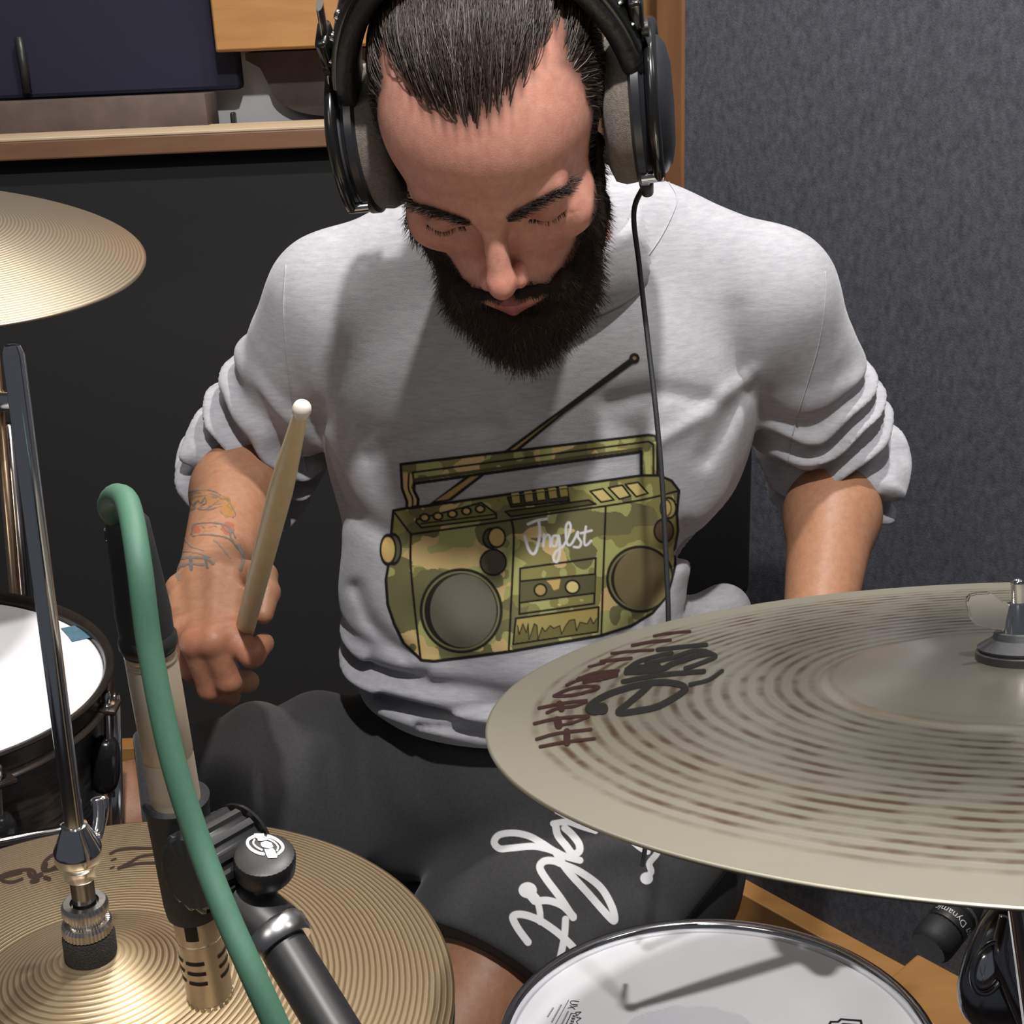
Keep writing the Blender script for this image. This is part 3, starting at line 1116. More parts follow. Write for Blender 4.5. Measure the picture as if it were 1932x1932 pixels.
# marks on the head: text lines rotated as seen
P = Paint(1020, 1870, 1110, 1960, 0.5)
zz = lambda L: [(960 + x / 6.9, 1820 + y / 6.9) for x, y in L]
ink = '#2a2a2e'
P.line(zz([(778, 462), (560, 860)]), 1.0, ink)
P.line(zz([(910, 480), (830, 470), (800, 490), (830, 520), (890, 520)]), 1.3, ink, smooth=4)
P.line(zz([(890, 520), (830, 515)]), 1.2, ink)
P.line(zz([(895, 535), (770, 565)]), 1.3, ink)
P.line(zz([(800, 530), (860, 580)]), 1.3, ink)
P.line(zz([(815, 630), (720, 830)]), 1.6, ink)
P.line(zz([(815, 630), (880, 640)]), 1.2, ink)
P.line(zz([(880, 660), (870, 620), (940, 615), (890, 660), (885, 690), (940, 695), (880, 740), (900, 775), (930, 790)]), 1.4, ink)
for k in range(5):
    o = np.array([855 - k * 12, 660 + k * 34])
    P.line(zz([o + (-22, 0), o + (14, 6)]), 1.2, ink)
    P.line(zz([o + (-22, 14), o + (14, 20)]), 1.2, ink)
    P.line(zz([o + (-22, 0), o + (-22, 14)]), 1.0, ink)
for (x0, y0, x1, y1, nn) in ((780, 610, 660, 850, 12), (690, 525, 560, 760, 12), (585, 565, 505, 690, 7)):
    for k in range(nn):
        o = np.array([x0 + (x1 - x0) * k / nn, y0 + (y1 - y0) * k / nn])
        P.line(zz([o, o + (-20, -4)]), 0.8, '#55555a')
        P.line(zz([o + (-4, 8), o + (-14, 10)]), 0.8, '#55555a')
decal('head_print', P, place, snare, 'small dark printed lettering and crown mark')
P = Paint(1550, 1915, 1640, 1965, 0.6)
for q, cc in (([(1558, 1940), (1566, 1926), (1580, 1926), (1586, 1921), (1626, 1924), (1628, 1934), (1636, 1950), (1636, 1962), (1558, 1962)], '#202024'),
              ([(1564, 1940), (1569, 1930), (1582, 1930), (1588, 1925), (1622, 1928), (1624, 1938), (1630, 1950), (1630, 1962), (1564, 1962)], '#e2e3e7'),
              ([(1578, 1945), (1582, 1934), (1590, 1930), (1618, 1932), (1621, 1942), (1622, 1962), (1578, 1962)], '#202024')):
    P.poly(q, cc)
P.line([(1588, 1938), (1612, 1940)], 2.5, '#5a4a4c')
decal('head_badge', P, place, snare, 'black and white badge printed on the head')
P = Paint(1030, 1870, 1500, 2000, 3.0)
P.put(np.minimum(P.d_ell((1300, 1960), 130, 62), P.d_ell((1210, 1975), 90, 40)) + 6 * (vnoise(np.stack([P.X.ravel() / 25, P.Y.ravel() / 25, 0 * P.X.ravel()], 1)).reshape(P.X.shape) - 0.5), '#dfe1ea', 0.35)
decal('worn_patch', P, glue(SMx, lambda r: -0.007, 0.00015), snare, 'pale worn patch in the centre of the head')
# snare stand
sb = SC - SN * 0.135
V, F = tube(np.array([sb, [SC[0], SC[1] - 0.02, 0.3], [SC[0], SC[1] - 0.02, 0.03]]), [0.012, 0.011, 0.011], 16)
add('stand_tube', V, F, M_chrome, snare)
for k in range(3):
    a = k * 2.094 + 0.9
    e = np.array([math.cos(a), math.sin(a)])
    V, F = tube(np.array([[SC[0], SC[1] - 0.02, 0.2], [SC[0] + e[0] * 0.24, SC[1] - 0.02 + e[1] * 0.24, 0.012]]), 0.008, 10)
    add('stand_leg', V, F, M_chrome, snare)
    V, F = tube(np.array([sb - SN * 0.02, sb - SN * 0.01 + np.array([e[0] * 0.165, e[1] * 0.165, 0])]), 0.007, 10)
    add('basket_arm', V, F, M_chrome, snare)

TMC, TMN = np.array([-0.495, 0.918, 0.853]), np.array([0.127, 0.0, 1.0])
TMN = TMN / np.linalg.norm(TMN)
M_hoop_black = mat('black_chrome_hoop', '#2a2727', 0.25, 0.4, noise=(60, 0.2), col2='#3c332c')
tom, TmM = drum('tom_drum', 'black drum with a white head and blue tape behind the hi-hat', TMC, TMN, 0.165, 0.15, M_hoop_black, M_drum_black, M_black_gloss, 8, 0.02, hoop_h=0.02)
tp = glue(TmM, lambda r: -0.007, 0.0004)
q = [(115, 1186), (150, 1179), (172, 1184), (171, 1203), (136, 1211), (128, 1200)]
Vt, _ = tp(np.array([p[0] for p in q]), np.array([p[1] for p in q]))
Vt = np.concatenate([Vt, Vt + np.array([0, 0, 0.0004])])
add('tape', Vt, [tuple(range(6, 12))[::-1], tuple(range(6))] + [(i, (i + 1) % 6, (i + 1) % 6 + 6, i + 6) for i in range(6)], M_tape, tom, smooth=False, local=True, label='strip of blue tape')
for k in range(3):
    a = k * 2.094 + 0.5
    e = np.array([math.cos(a), math.sin(a)])
    p0 = TMC - TMN * 0.12 + np.array([e[0], e[1], 0]) * 0.168
    V, F = tube(np.array([p0 + TMN * 0.05, p0 - TMN * 0.1, [p0[0] + e[0] * 0.03, p0[1] + e[1] * 0.03, 0.012]]), 0.007, 12)
    add('leg', V, F, M_chrome, tom)

# chrome rail end peeking out from behind the hi-hat, carried by its own post
rail = thing('chrome_rail', 'thin chrome rail on a post showing behind the hi-hat edge', 'rail', tuple(un(-60, 1602, 0.93)))
pl_ = un(-160, 1606, 0.86)
V, F = tube(spline(np.array([pl_, un(-60, 1600, 0.885), un(0, 1588, 0.90), un(70, 1575, 0.915), un(128, 1567, 0.925), un(180, 1566, 0.94)]), 6), 0.0036, 12)
add('bar', V, F, M_chrome, rail)
V, F = tube(np.array([pl_ + (0, 0, 0.02), pl_ - (0, 0, 0.1), [pl_[0], pl_[1], 0.01]]), [0.006, 0.008, 0.009], 16)
add('post', V, F, M_chrome, rail)

# ================================================================== microphones and hardware
M_gold = mat('champagne_metal', (0.66, 0.56, 0.43), 0.38, 0.65, noise=(400, 0.3), col2=(0.60, 0.50, 0.37))
M_slot = mat('dark_slot', '#1d1a17', 0.7, noise=(50, 0.3), col2='#151311')
mt, mb = un(240, 985, 0.49), un(396, 1872, 0.585)
mlen = np.linalg.norm(mt - mb)
ma = (mt - mb) / mlen                     # from grille up to connector
mic = thing('pencil_microphone', 'champagne pencil microphone hanging upside down over the hi-hat', 'microphone', tuple(mb))


def lm(name, prof, m, parent=mic, o=mb, axis=ma, seg=40, sharp=30, radmod=None, label=None):
    V, F = lathe([(r, z * mlen) for r, z in prof], seg, o, axis, radmod=radmod)
    return add(name, V, F, m, parent, sharp=sharp, label=label)


RB = 0.0104
z0 = 0.765                                 # body / connector border along the axis
serr = lambda a, z: 1.0
lm('grille', [(0, 0.012), (RB * 0.93, 0.012), (RB * 0.93, 0.0), (RB, 0.0), (RB, 0.145), (0, 0.145)], M_gold)
V, F = [], []
for k in range(22):                        # castellated front edge
    a = k * 2 * math.pi / 22
    u, v, w = frame(ma)
    e = u * math.cos(a) + v * math.sin(a)
    Vb, Fb = box(mb + e * RB * 0.97 - ma * 0.0008, (0.0005, 0.0008, 0.0012), np.array([e, np.cross(ma, e), ma]))
    F += [[i + len(V) for i in q] for q in Fb]
    V += list(Vb)
add('grille_teeth', V, F, M_gold, mic, smooth=False, kind='stuff')
u, v, w = frame(ma)
fc = -(_F - ma * (_F @ ma))
fc /= np.linalg.norm(fc)                   # side that faces the player of the picture
sd = np.cross(ma, fc)
for grp, cz in ((0.12, None), (1.15, None), (-1.35, None)):
    for k in range(3):
        zc = mlen * (0.062 + 0.024 * k)
        A = np.linspace(grp - 0.42, grp + 0.42, 12)
        Vs = []
        for a in A:
            e = fc * math.cos(a) - sd * math.sin(a)
            for dz in (-0.0009, 0.0009):
                Vs.append(mb + e * (RB + 0.00025) + ma * (zc + dz))
        Fs = [(2 * i, 2 * i + 2, 2 * i + 3, 2 * i + 1) for i in range(len(A) - 1)]
        add('vent_slot', Vs, Fs, M_slot, mic)
lm('capsule_ring', [(0, 0.145), (RB * 0.985, 0.145), (RB * 0.985, 0.150), (0, 0.150)], M_chrome_soft)
lm('body', [(0, 0.150), (RB, 0.150), (RB, 0.545), (RB * 0.985, 0.548), (RB * 0.985, 0.552), (RB, 0.555), (RB, z0 - 0.03), (RB * 0.975, z0 - 0.028), (RB * 0.975, z0 - 0.024), (RB, z0 - 0.022), (RB, z0 - 0.018), (RB * 0.975, z0 - 0.016), (RB * 0.975, z0 - 0.012), (RB, z0 - 0.01), (RB, z0), (0, z0)], M_gold)
# small printed plate
Vs = []
for a in np.linspace(-0.25, 0.30, 8):
    e = fc * math.cos(a) - sd * math.sin(a)
    for zc in (0.165, 0.215):
        Vs.append(mb + e * (RB + 0.0002) + ma * (zc * mlen))
add('print_plate', Vs, [(2 * i, 2 * i + 2, 2 * i + 3, 2 * i + 1) for i in range(7)], M_slot, mic, label='small dark printed plate')
con = thing('cable_connector', 'black cable connector plugged into the pencil microphone', 'connector', tuple(mb + ma * mlen * z0))
V, F = lathe([(0, (z0 - 0.004) * mlen), (RB * 1.0, (z0 - 0.004) * mlen), (RB * 1.03, (z0 + 0.03) * mlen), (RB * 1.05, (z0 + 0.07) * mlen), (RB * 0.9, (z0 + 0.17) * mlen), (RB * 0.80, 1.0 * mlen), (RB * 0.62, 1.012 * mlen), (0, 1.012 * mlen)], 40, mb, ma)
add('shell', V, F, M_rubber, con, sharp=40)
p = un(280, 1080, 0.475)
V, F = lathe([(RB * 1.03, (z0 + 0.0) * mlen), (RB * 1.12, (z0 + 0.01) * mlen), (RB * 1.12, (z0 + 0.022) * mlen), (RB * 1.03, (z0 + 0.03) * mlen)], 40, mb, ma)
add('ring', V, F, M_black, con, sharp=40)
V, F = box(mb + ma * mlen * 0.985 + fc * 0.002 - sd * 0.006, (0.0025, 0.002, 0.0025), np.array([sd, fc, ma]), 0.0006)
add('latch', V, F, M_chrome, con, smooth=False)
# cable
cp = np.array([mb + ma * mlen * 0.99, un(208, 965, 0.482), un(207, 945, 0.47), un(222, 934, 0.445), un(243, 955, 0.425), un(262, 1060, 0.41), un(284, 1230, 0.41),
               un(325, 1430, 0.41), un(375, 1590, 0.41), un(425, 1720, 0.405), un(478, 1840, 0.40), un(535, 1970, 0.40), un(590, 2140, 0.40), un(600, 2400, 0.42)])
V, F = tube(spline(cp, 10), 0.0041, 18)
add('microphone_cable', V, F, M_green, label='thick green cable arching over the pencil microphone', cat='cable')
# clip, swivel and boom
stand = thing('microphone_stand', 'black boom stand with round knob and ribbed clip gripping the pencil microphone', 'stand', tuple(un(640, 1960, 0.52)))


def mz(y):                                  # axis position on the microphone at picture height y
    return (1872 - y) / (1872 - 985) * mlen


cz0, cz1 = mz(1690), mz(1468)
Vs, n = [], 28
A = np.linspace(-2.25, 2.25, n)
prof = [(0.0106, cz0), (0.0106, cz1), (0.0128, cz1 + 0.0016), (0.0142, cz1), (0.0132, cz1 - 0.006), (0.0130, cz0 + 0.006), (0.0124, cz0)]
back = -fc * 0.35 - sd * 0.0
bdir = fc * math.cos(1.0) + sd * math.sin(1.0)   # open side faces away
for a in A:
    e = -(math.cos(a) * (-sd * 0.85 - fc * 0.5) / np.linalg.norm(sd * 0.85 + fc * 0.5) + math.sin(a) * np.cross(ma, (-sd * 0.85 - fc * 0.5) / np.linalg.norm(sd * 0.85 + fc * 0.5)))
    for r, z in prof:
        Vs.append(mb + e * r + ma * z)
k = len(prof)
Fs = [(i * k + j, (i + 1) * k + j, (i + 1) * k + (j + 1) % k, i * k + (j + 1) % k) for i in range(n - 1) for j in range(k)]
Fs += [tuple(range(k)), tuple(range((n - 1) * k, n * k))[::-1]]
add('clip', Vs, Fs, M_rubber, stand, sharp=50)
# swivel: ribbed barrel between the clip and the knob
b0_, b1_ = un(362, 1668, 0.535), un(470, 1560, 0.550)
bc_ = un(405, 1625, 0.535)
bax = un(452, 1580, 0.55) - un(358, 1660, 0.52)
bax = (un(340, 1560, 0.54) - un(400, 1700, 0.525))
bax /= np.linalg.norm(bax)
rib = lambda a, z: 1 + 0.05 * (1 if math.sin(14 * a) > 0 else -1) * (1 if abs(z) < 0.0135 else 0)
barr = un(390, 1628, 0.532) - un(452, 1592, 0.548)
barr /= np.linalg.norm(barr)
V, F = lathe([(0, -0.015), (0.0150, -0.015), (0.0172, -0.0132), (0.0172, 0.0132), (0.0150, 0.015), (0, 0.015)], 112, un(405, 1622, 0.537), barr, radmod=rib)
add('ribbed_barrel', V, F, M_black, stand, sharp=40)
V, F = lathe([(0, -0.0185), (0.0165, -0.0185), (0.0182, -0.017), (0.0182, -0.0155), (0, -0.0155)], 48, un(405, 1622, 0.537), barr)
add('barrel_cap', V, F, M_black_gloss, stand, sharp=40)
V, F = tube(spline(np.array([un(345, 1590, 0.55), un(375, 1600, 0.547), un(405, 1622, 0.54)]), 6), [0.012] * 13, 16)
add('clip_neck', V, F, M_black, stand)
# yoke down to the boom
V, F = tube(spline(np.array([un(430, 1645, 0.54), un(455, 1700, 0.535), un(490, 1735, 0.53), un(520, 1760, 0.527)]), 6), [0.011, 0.0112, 0.0115, 0.0118, 0.012, 0.0122, 0.0124, 0.0125, 0.0126, 0.0126, 0.0127, 0.0127, 0.0128, 0.0128, 0.0128, 0.0128, 0.0128, 0.0128, 0.0128][:19], 20)
add('yoke', V, F, M_black, stand)
j0, j1 = un(505, 1735, 0.53), un(660, 1990, 0.50)
ja = (j1 - j0) / np.linalg.norm(j1 - j0)
V, F = lathe([(0, 0.0), (0.0122, 0.0), (0.0135, 0.002), (0.0135, 0.008), (0.0122, 0.010), (0, 0.010)], 40, j0 + ja * 0.004, ja)
add('collar', V, F, mat('satin_steel', (0.55, 0.55, 0.56), 0.3, 1.0), stand, sharp=35)
V, F = lathe([(0, 0.0), (0.0098, 0.0), (0.0098, 0.62), (0, 0.62)], 32, j0 + ja * 0.006, ja)
add('boom_arm', V, F, M_black, stand, sharp=35)
be = j0 + ja * 0.6
V, F = tube(np.array([be, [be[0] + 0.02, be[1] - 0.02, be[2] - 0.05], [be[0] + 0.02, be[1] - 0.02, 0.02]]), [0.012, 0.012, 0.012], 20)
add('upright', V, F, M_black_gloss, stand)
V, F = lathe([(0, 0), (0.14, 0), (0.14, 0.01), (0.12, 0.018), (0.02, 0.024), (0, 0.024)], 48, (be[0] + 0.02, be[1] - 0.02, 0.0))
add('base', V, F, M_black, stand, sharp=40)
# knob with emblem
kc = un(499, 1612, 0.522)
kn_ = np.array([0.10, -0.16, 1.0])
kn_ /= np.linalg.norm(kn_)
V, F = lathe([(0, -0.0118), (0.0085, -0.0118), (0.0112, -0.0108), (0.0124, -0.0085), (0.0127, -0.0018), (0.0121, -0.0002), (0.0100, 0.0006), (0.0060, 0.0010), (0, 0.0011)], 96, kc, kn_, radmod=lambda a, z: 1 + (0.012 * math.cos(36 * a) if -0.008 < z < 0.0 else 0))
add('knob', V, F, M_black, stand, sharp=28)
V, F = lathe([(0, -0.019), (0.006, -0.019), (0.0065, -0.0135), (0, -0.0135)], 24, kc, kn_)
add('knob_stem', V, F, M_chrome_soft, stand, sharp=50)
P = Paint(455, 1568, 545, 1625, 0.35)
zz = lambda L: [(400 + x / 10.73, 1540 + y / 10.73) for x, y in L]
wt = '#e6e6e6'
P.line(zz([(840, 410), (740, 470), (720, 560), (790, 660), (920, 735), (1040, 765)]), 5.6, wt, smooth=6)
P.line(zz([(860, 470), (835, 540), (900, 620), (1010, 680)]), 3.4, wt, smooth=6)
P.line(zz([(1140, 400), (1290, 460), (1410, 560), (1430, 660), (1350, 750)]), 5.6, wt, smooth=6)
P.line(zz([(1150, 465), (1260, 520), (1335, 610), (1320, 690)]), 3.2, wt, smooth=6)
P.poly(zz([(850, 350), (1050, 350), (1060, 400), (1130, 430), (1140, 470), (1010, 500), (930, 495), (920, 450), (860, 420)]), wt)
P.poly(zz([(990, 530), (1090, 500), (1200, 530), (1240, 610), (1180, 660), (1020, 620), (990, 580)]), wt)
P.poly(zz([(1060, 660), (1160, 670), (1230, 640), (1280, 700), (1290, 740), (1330, 780), (1310, 840), (1140, 845), (1100, 780)]), wt)
Mk = xform(kc, kn_)
decalV, decalF, decalC = P.mesh(lambda x, y: glue(Mk, lambda r: float(np.interp(r, [0, 0.006, 0.010, 0.0121], [0.0011, 0.0010, 0.0006, -0.0002])), 0.0003)(x, y))
Mk_ = np.array(Mk)
o = add('emblem', decalV @ Mk_[:3, :3].T + Mk_[:3, 3], decalF, M_ink, stand, label='white round emblem on the knob')
color_attr(o, decalC)

# ---- snare microphone, seen behind the ride cymbal edge
s0, s1 = un(1752, 1790, 0.97), un(1885, 1628, 1.02)
sa = (s1 - s0) / np.linalg.norm(s1 - s0)
sm = thing('snare_microphone', 'stubby black microphone aimed at the snare from behind the ride cymbal', 'microphone', tuple(s0))
V, F = lathe([(0, 0), (0.0135, 0.0), (0.0155, 0.003), (0.0160, 0.008), (0.0160, 0.020), (0.0150, 0.022)], 48, s0, sa, radmod=lambda a, z: 1 + 0.02 * math.cos(24 * a))
add('grille', V, F, M_rubber, sm, sharp=50)
V, F = lathe([(0.0150, 0.0215), (0.0162, 0.0225), (0.0162, 0.036), (0.0156, 0.037), (0.0162, 0.038), (0.0162, 0.044), (0.0125, 0.058), (0.0115, 0.06), (0.0115, 0.155), (0, 0.155)], 48, s0, sa)
add('body', V, F, M_black, sm, sharp=40)
V, F = lathe([(0.0163, 0.040), (0.0164, 0.0405), (0.0164, 0.0420), (0.0163, 0.0425)], 48, s0, sa)
add('silver_ring', V, F, M_chrome_soft, sm)
sf = -(_F - sa * (_F @ sa))
sf /= np.linalg.norm(sf)
ssd = np.cross(sa, sf)


def wrap_text(txt, size, z, ang, R, name, parent, flip=1):
    V, F = text_mesh(txt, size)
    out = []
    for x, y, _ in V:
        a = ang + flip * x / R
        e = sf * math.cos(a) + ssd * math.sin(a)
        out.append(s0 + e * (R + 0.0003) + sa * (z + flip * y))
    add(name, out, F, M_white_ink, parent, smooth=False, label='white lettering')


wrap_text('Dynamic', 0.008, 0.0285, -0.75, 0.0162, 'lettering', sm, -1)
wrap_text('SM57', 0.007, 0.030, 0.75, 0.0162, 'lettering', sm, -1)

V, F = lathe([(0.0118, 0.085), (0.0150, 0.085), (0.0158, 0.088), (0.0158, 0.120), (0.0150, 0.123), (0.0118, 0.123)], 40, s0, sa, closed=True)
add('clip', V, F, M_rubber, sm, sharp=40)
k0 = s0 + sa * 0.104
k1 = np.array([0.56, 0.86, 0.72])
V, F = tube(spline(np.array([k0 - (0, 0, 0.014), k0 + np.array([0.02, 0.0, -0.05]), k1, [0.58, 0.84, 0.4], [0.58, 0.84, 0.01]]), 6), 0.007, 14)
add('stand_arm', V, F, M_black_gloss, sm)
V, F = lathe([(0, 0), (0.11, 0), (0.11, 0.01), (0.09, 0.018), (0.02, 0.022), (0, 0.022)], 40, (0.58, 0.84, 0.0))
add('stand_base', V, F, M_black, sm, sharp=40)

# ---- chrome bracket at the lower right edge
br = thing('chrome_bracket', 'polished dark chrome bracket with an oval boss at the lower edge', 'bracket', tuple(un(1890, 1900, 0.8)))
bc0 = un(1898, 1822, 0.80)
bm = bmesh.new()
bmesh.ops.create_uvsphere(bm, u_segments=40, v_segments=24, radius=1)
bm.verts.index_update()
Q = np.array([tuple(v.co) for v in bm.verts])
FQ = [[v.index for v in f.verts] for f in bm.faces]
bm.free()
Ac = np.array([math.cos(0.35) * _R + math.sin(0.35) * _U * -1, math.sin(0.35) * _R + math.cos(0.35) * _U, -_F])   # rows: across, along, towards us
Q2 = np.sign(Q) * np.abs(Q) ** 0.8
add('plate', (Q2 * np.array([0.026, 0.043, 0.012])) @ Ac + bc0, FQ, M_dark_chrome, br)
bo = un(1862, 1822, 0.79)
ringp = np.array([bo + Ac[0] * 0.0095 * math.cos(t) + Ac[1] * 0.0165 * math.sin(t) + Ac[2] * 0.004 for t in np.linspace(0, 2 * math.pi, 40)])
V, F = tube(ringp, 0.0018, 10, cap=False)
add('oval_rim', V, F, M_dark_chrome, br)
add('oval_boss', (Q * np.array([0.0085, 0.0155, 0.005])) @ Ac + bo + Ac[2] * 0.0015, FQ, M_chrome, br)
V, F = tube(spline(np.array([un(1895, 1730, 0.795), un(1885, 1800, 0.785), un(1905, 1870, 0.785), un(1945, 1960, 0.79)]), 8), 0.0045, 14)
add('raised_edge', V, F, M_dark_chrome, br)
V, F = tube(np.array([un(1905, 1880, 0.815), un(1960, 2050, 0.83), [0.42, 0.75, 0.02]]), [0.013, 0.013, 0.013], 20)
add('post', V, F, M_black_gloss, br)

# ---- sticks
def stick(name, label, tip, hand, length=0.40, r=0.0074):
    d = (hand - tip) / np.linalg.norm(hand - tip)
    root = thing(name, label, 'drumstick', tuple(tip))
    prof = [(0.0033, 0.0105), (0.0042, 0.016), (0.0066, 0.075), (r, 0.105), (r, length - 0.008), (r * 0.8, length - 0.002), (0, length)]
    V, F = lathe([(0, 0.0105)] + prof, 28, tip, d)
    add('shaft', V, F, M_maple, root, sharp=60)
    V, F = lathe([(0, 0), (0.0028, 0.0006), (0.0047, 0.003), (0.0052, 0.006), (0.0046, 0.0095), (0.0036, 0.012), (0, 0.012)], 24, tip, d)
    add('tip', V, F, M_nylon, root, label='white nylon tip')
    return root


ST_TIP, ST_HAND = un(572, 762, 0.67), un(459, 1198, 0.982)
stick('drumstick', 'pale wooden drumstick raised in the tattooed hand', ST_TIP, ST_HAND)

# ================================================================== the player
person = thing('person', 'bearded drummer in a grey printed sweatshirt and black shorts, head bowed, stick raised', 'person', (0.0, 1.15, 0.0))


def rotvec(w):
    w = np.asarray(w, float)
    th = np.linalg.norm(w)
    k = w / th
    K = np.array([[0, -k[2], k[1]], [k[2], 0, -k[0]], [-k[1], k[0], 0]])
    return np.eye(3) + math.sin(th) * K + (1 - math.cos(th)) * K @ K


HR = rotvec((0.729, -0.1272, -0.1203))
HP = np.array([0.0018, 0.9391, 1.254])
HSC = 1.03


def to_head(P):
    return ((P - HP.astype(np.float32)) @ HR.astype(np.float32)) / np.float32(HSC)


def from_head(p):
    return np.asarray(p, float) * HSC @ HR.T + HP


mm = lambda *a: tuple(x / 1000.0 for x in a)
EX = 0.034          # half eye distance


def f_headskin(P):
    """head without hair, P in head frame (metres); x mirrored for symmetric features"""
    Q = P.copy()
    Q[:, 0] = np.abs(Q[:, 0])
    d = ell(P, mm(0, 6, 38), mm(75, 94, 82))
    d = smin(d, ell(P, mm(0, -38, 36), mm(61, 56, 50)), 0.022)
    d = smin(d, ell(P, mm(0, -42, -22), mm(61, 50, 58)), 0.020)
    d = smin(d, ell(Q, mm(46, -62, -24), mm(19, 20, 17)), 0.016)
    d = smin(d, ell(P, mm(0, -40, -74), mm(50, 46, 40)), 0.020)
    d = smin(d, ell(P, mm(0, -80, -98), mm(20, 19, 18)), 0.018)
    d = smin(d, cone(Q, mm(55, -2, -52), mm(18, -78, -98), 0.013, 0.014), 0.016)
    d = smin(d, ell(P, mm(0, -78, -66), mm(33, 25, 26)), 0.014)
    # brow ridge
    d = smin(d, cone(Q, mm(8, -91, 13), mm(42, -78, 15), 0.0085, 0.0075), 0.011)
    d = smin(d, ell(P, mm(0, -90, 12), mm(11, 8, 9)), 0.008)
    # sockets and lids
    d = smax(d, -ell(Q, mm(EX * 1000, -100, -2), mm(19, 17, 11.5)), 0.010)
    d = smin(d, ell(Q, mm(EX * 1000, -75.5, -2), mm(14.2, 14.2, 13.2)), 0.004)
    # lash line groove below the lowered lid
    d = smax(d, -cone(Q, mm(EX * 1000 - 12, -86.5, -8.5), mm(EX * 1000 + 12, -83.5, -8.0), 0.0012, 0.0012), 0.0015)
    # nose
    d = smin(d, cone(P, mm(0, -90, 8), mm(0, -112, -32), 0.0068, 0.0085), 0.009)
    d = smin(d, ell(P, mm(0, -114, -36), mm(9.5, 11, 9.5)), 0.006)
    d = smin(d, ell(Q, mm(11, -104, -41), mm(6.2, 9.5, 7)), 0.005)
    d = smax(d, -ell(Q, mm(7, -108, -48), mm(3.6, 6, 4.5)), 0.003)
    # nasolabial fold
    d = smax(d, -cone(Q, mm(19, -97, -42), mm(33, -88, -66), 0.0016, 0.0012), 0.006)
    # lips
    d = smin(d, cone(Q, mm(3, -104.5, -66), mm(24, -95, -70), 0.0048, 0.0022), 0.005)
    d = smin(d, cone(Q, mm(0, -102, -76.5), mm(20, -95, -73), 0.0066, 0.0028), 0.005)
    d = smax(d, -cone(Q, mm(0, -109, -70.8), mm(25, -98, -71), 0.0014, 0.0008), 0.0018)
    # ears
    d = smin(d, ell(Q, mm(77, 14, -12), mm(6, 17, 30)), 0.006)
    d = smin(d, ell(Q, mm(76, 6, -38), mm(5, 8, 10)), 0.005)
    return d


NECK0, NECK1 = from_head(mm(0, 32, -62)), np.array([0.035, 1.165, 1.135])


def f_head(P):
    d = f_headskin(to_head(P).astype(np.float32)) * HSC
    d = smin(d, cone(P, NECK0, NECK1, 0.056, 0.062), 0.022)
    return d


V_h, F_h = extract(f_head, from_head((0, 0, 0)) - 0.185, from_head((0, 0, 0)) + np.array([0.185, 0.26, 0.185]), 0.0021)

# ---- skeleton
R_SH, R_EL, R_WR = un(640, 575, 1.19), un(468, 880, 1.33), un(402, 1085, 1.085)
L_SH, L_EL, L_WR = un(1442, 566, 1.19), un(1582, 880, 1.33), un(1535, 1240, 1.17)
px = lambda x, y, d: un(x, y, d)

HAND = dict(
    index=[(446, 1100, 1.035), (436, 1198, 0.966), (476, 1236, 0.958), (497, 1214, 0.978)],
    middle=[(411, 1092, 1.035), (404, 1210, 0.958), (432, 1284, 0.97), (468, 1286, 1.0)],
    ring=[(375, 1098, 1.04), (370, 1212, 0.962), (398, 1298, 0.978), (434, 1312, 1.01)],
    pinky=[(344, 1112, 1.048), (338, 1188, 0.978), (360, 1262, 0.988), (396, 1290, 1.016)],
    thumb=[(462, 1092, 1.055), (494, 1088, 1.00), (503, 1118, 0.978), (497, 1158, 0.968)])
RAD = dict(index=(0.0125, 0.0112, 0.0095, 0.0082), middle=(0.0128, 0.0118, 0.0102, 0.0088), ring=(0.0125, 0.0114, 0.0100, 0.0086),
           pinky=(0.0115, 0.0104, 0.0090, 0.008), thumb=(0.014, 0.0115, 0.0102, 0.0078))
HW = {k: [un(*p) for p in v] for k, v in HAND.items()}


def hand_field(P, W, J):
    """P points, W wrist, J joints per finger"""
    pal = None
    for k in ('index', 'middle', 'ring', 'pinky'):
        c = cone(P, W, J[k][0], 0.019, 0.0135)
        pal = c if pal is None else smin(pal, c, 0.010)
    mid = sum(J[k][0] for k in ('index', 'middle', 'ring', 'pinky')) / 4
    inn = sum(J[k][2] for k in ('index', 'middle', 'ring', 'pinky')) / 4
    pal = smin(pal, cone(P, mid * 0.75 + W * 0.25, (mid + inn) / 2 + (W - mid) * 0.15, 0.017, 0.016), 0.014)
    d = pal
    for k, pts in J.items():
        r = RAD[k]
        c = cone(P, pts[0], pts[1], r[0], r[1])
        c = smin(c, cone(P, pts[1], pts[2], r[1], r[2]), 0.003)
        c = smin(c, cone(P, pts[2], pts[3], r[2], r[3]), 0.003)
        # knuckle bump
        c = smin(c, np.sqrt(((P - pts[1].astype(np.float32)) ** 2).sum(1)) - r[1] * 1.04, 0.003)
        if k == 'thumb':
            c = smin(c, cone(P, W * 0.6 + pts[0] * 0.4, pts[0], 0.017, 0.014), 0.008)
        d = smin(d, c, 0.0055)
    return d


def arm_field(P, SH, EL, WR, J):
    d = cone(P, SH, EL, 0.052, 0.043)
    m = EL * 0.72 + WR * 0.28
    d = smin(d, cone(P, EL, m, 0.040, 0.0445), 0.02)
    d = smin(d, cone(P, m, WR, 0.0445, 0.0285), 0.02)
    d = smin(d, hand_field(P, WR, J), 0.012)
    return d


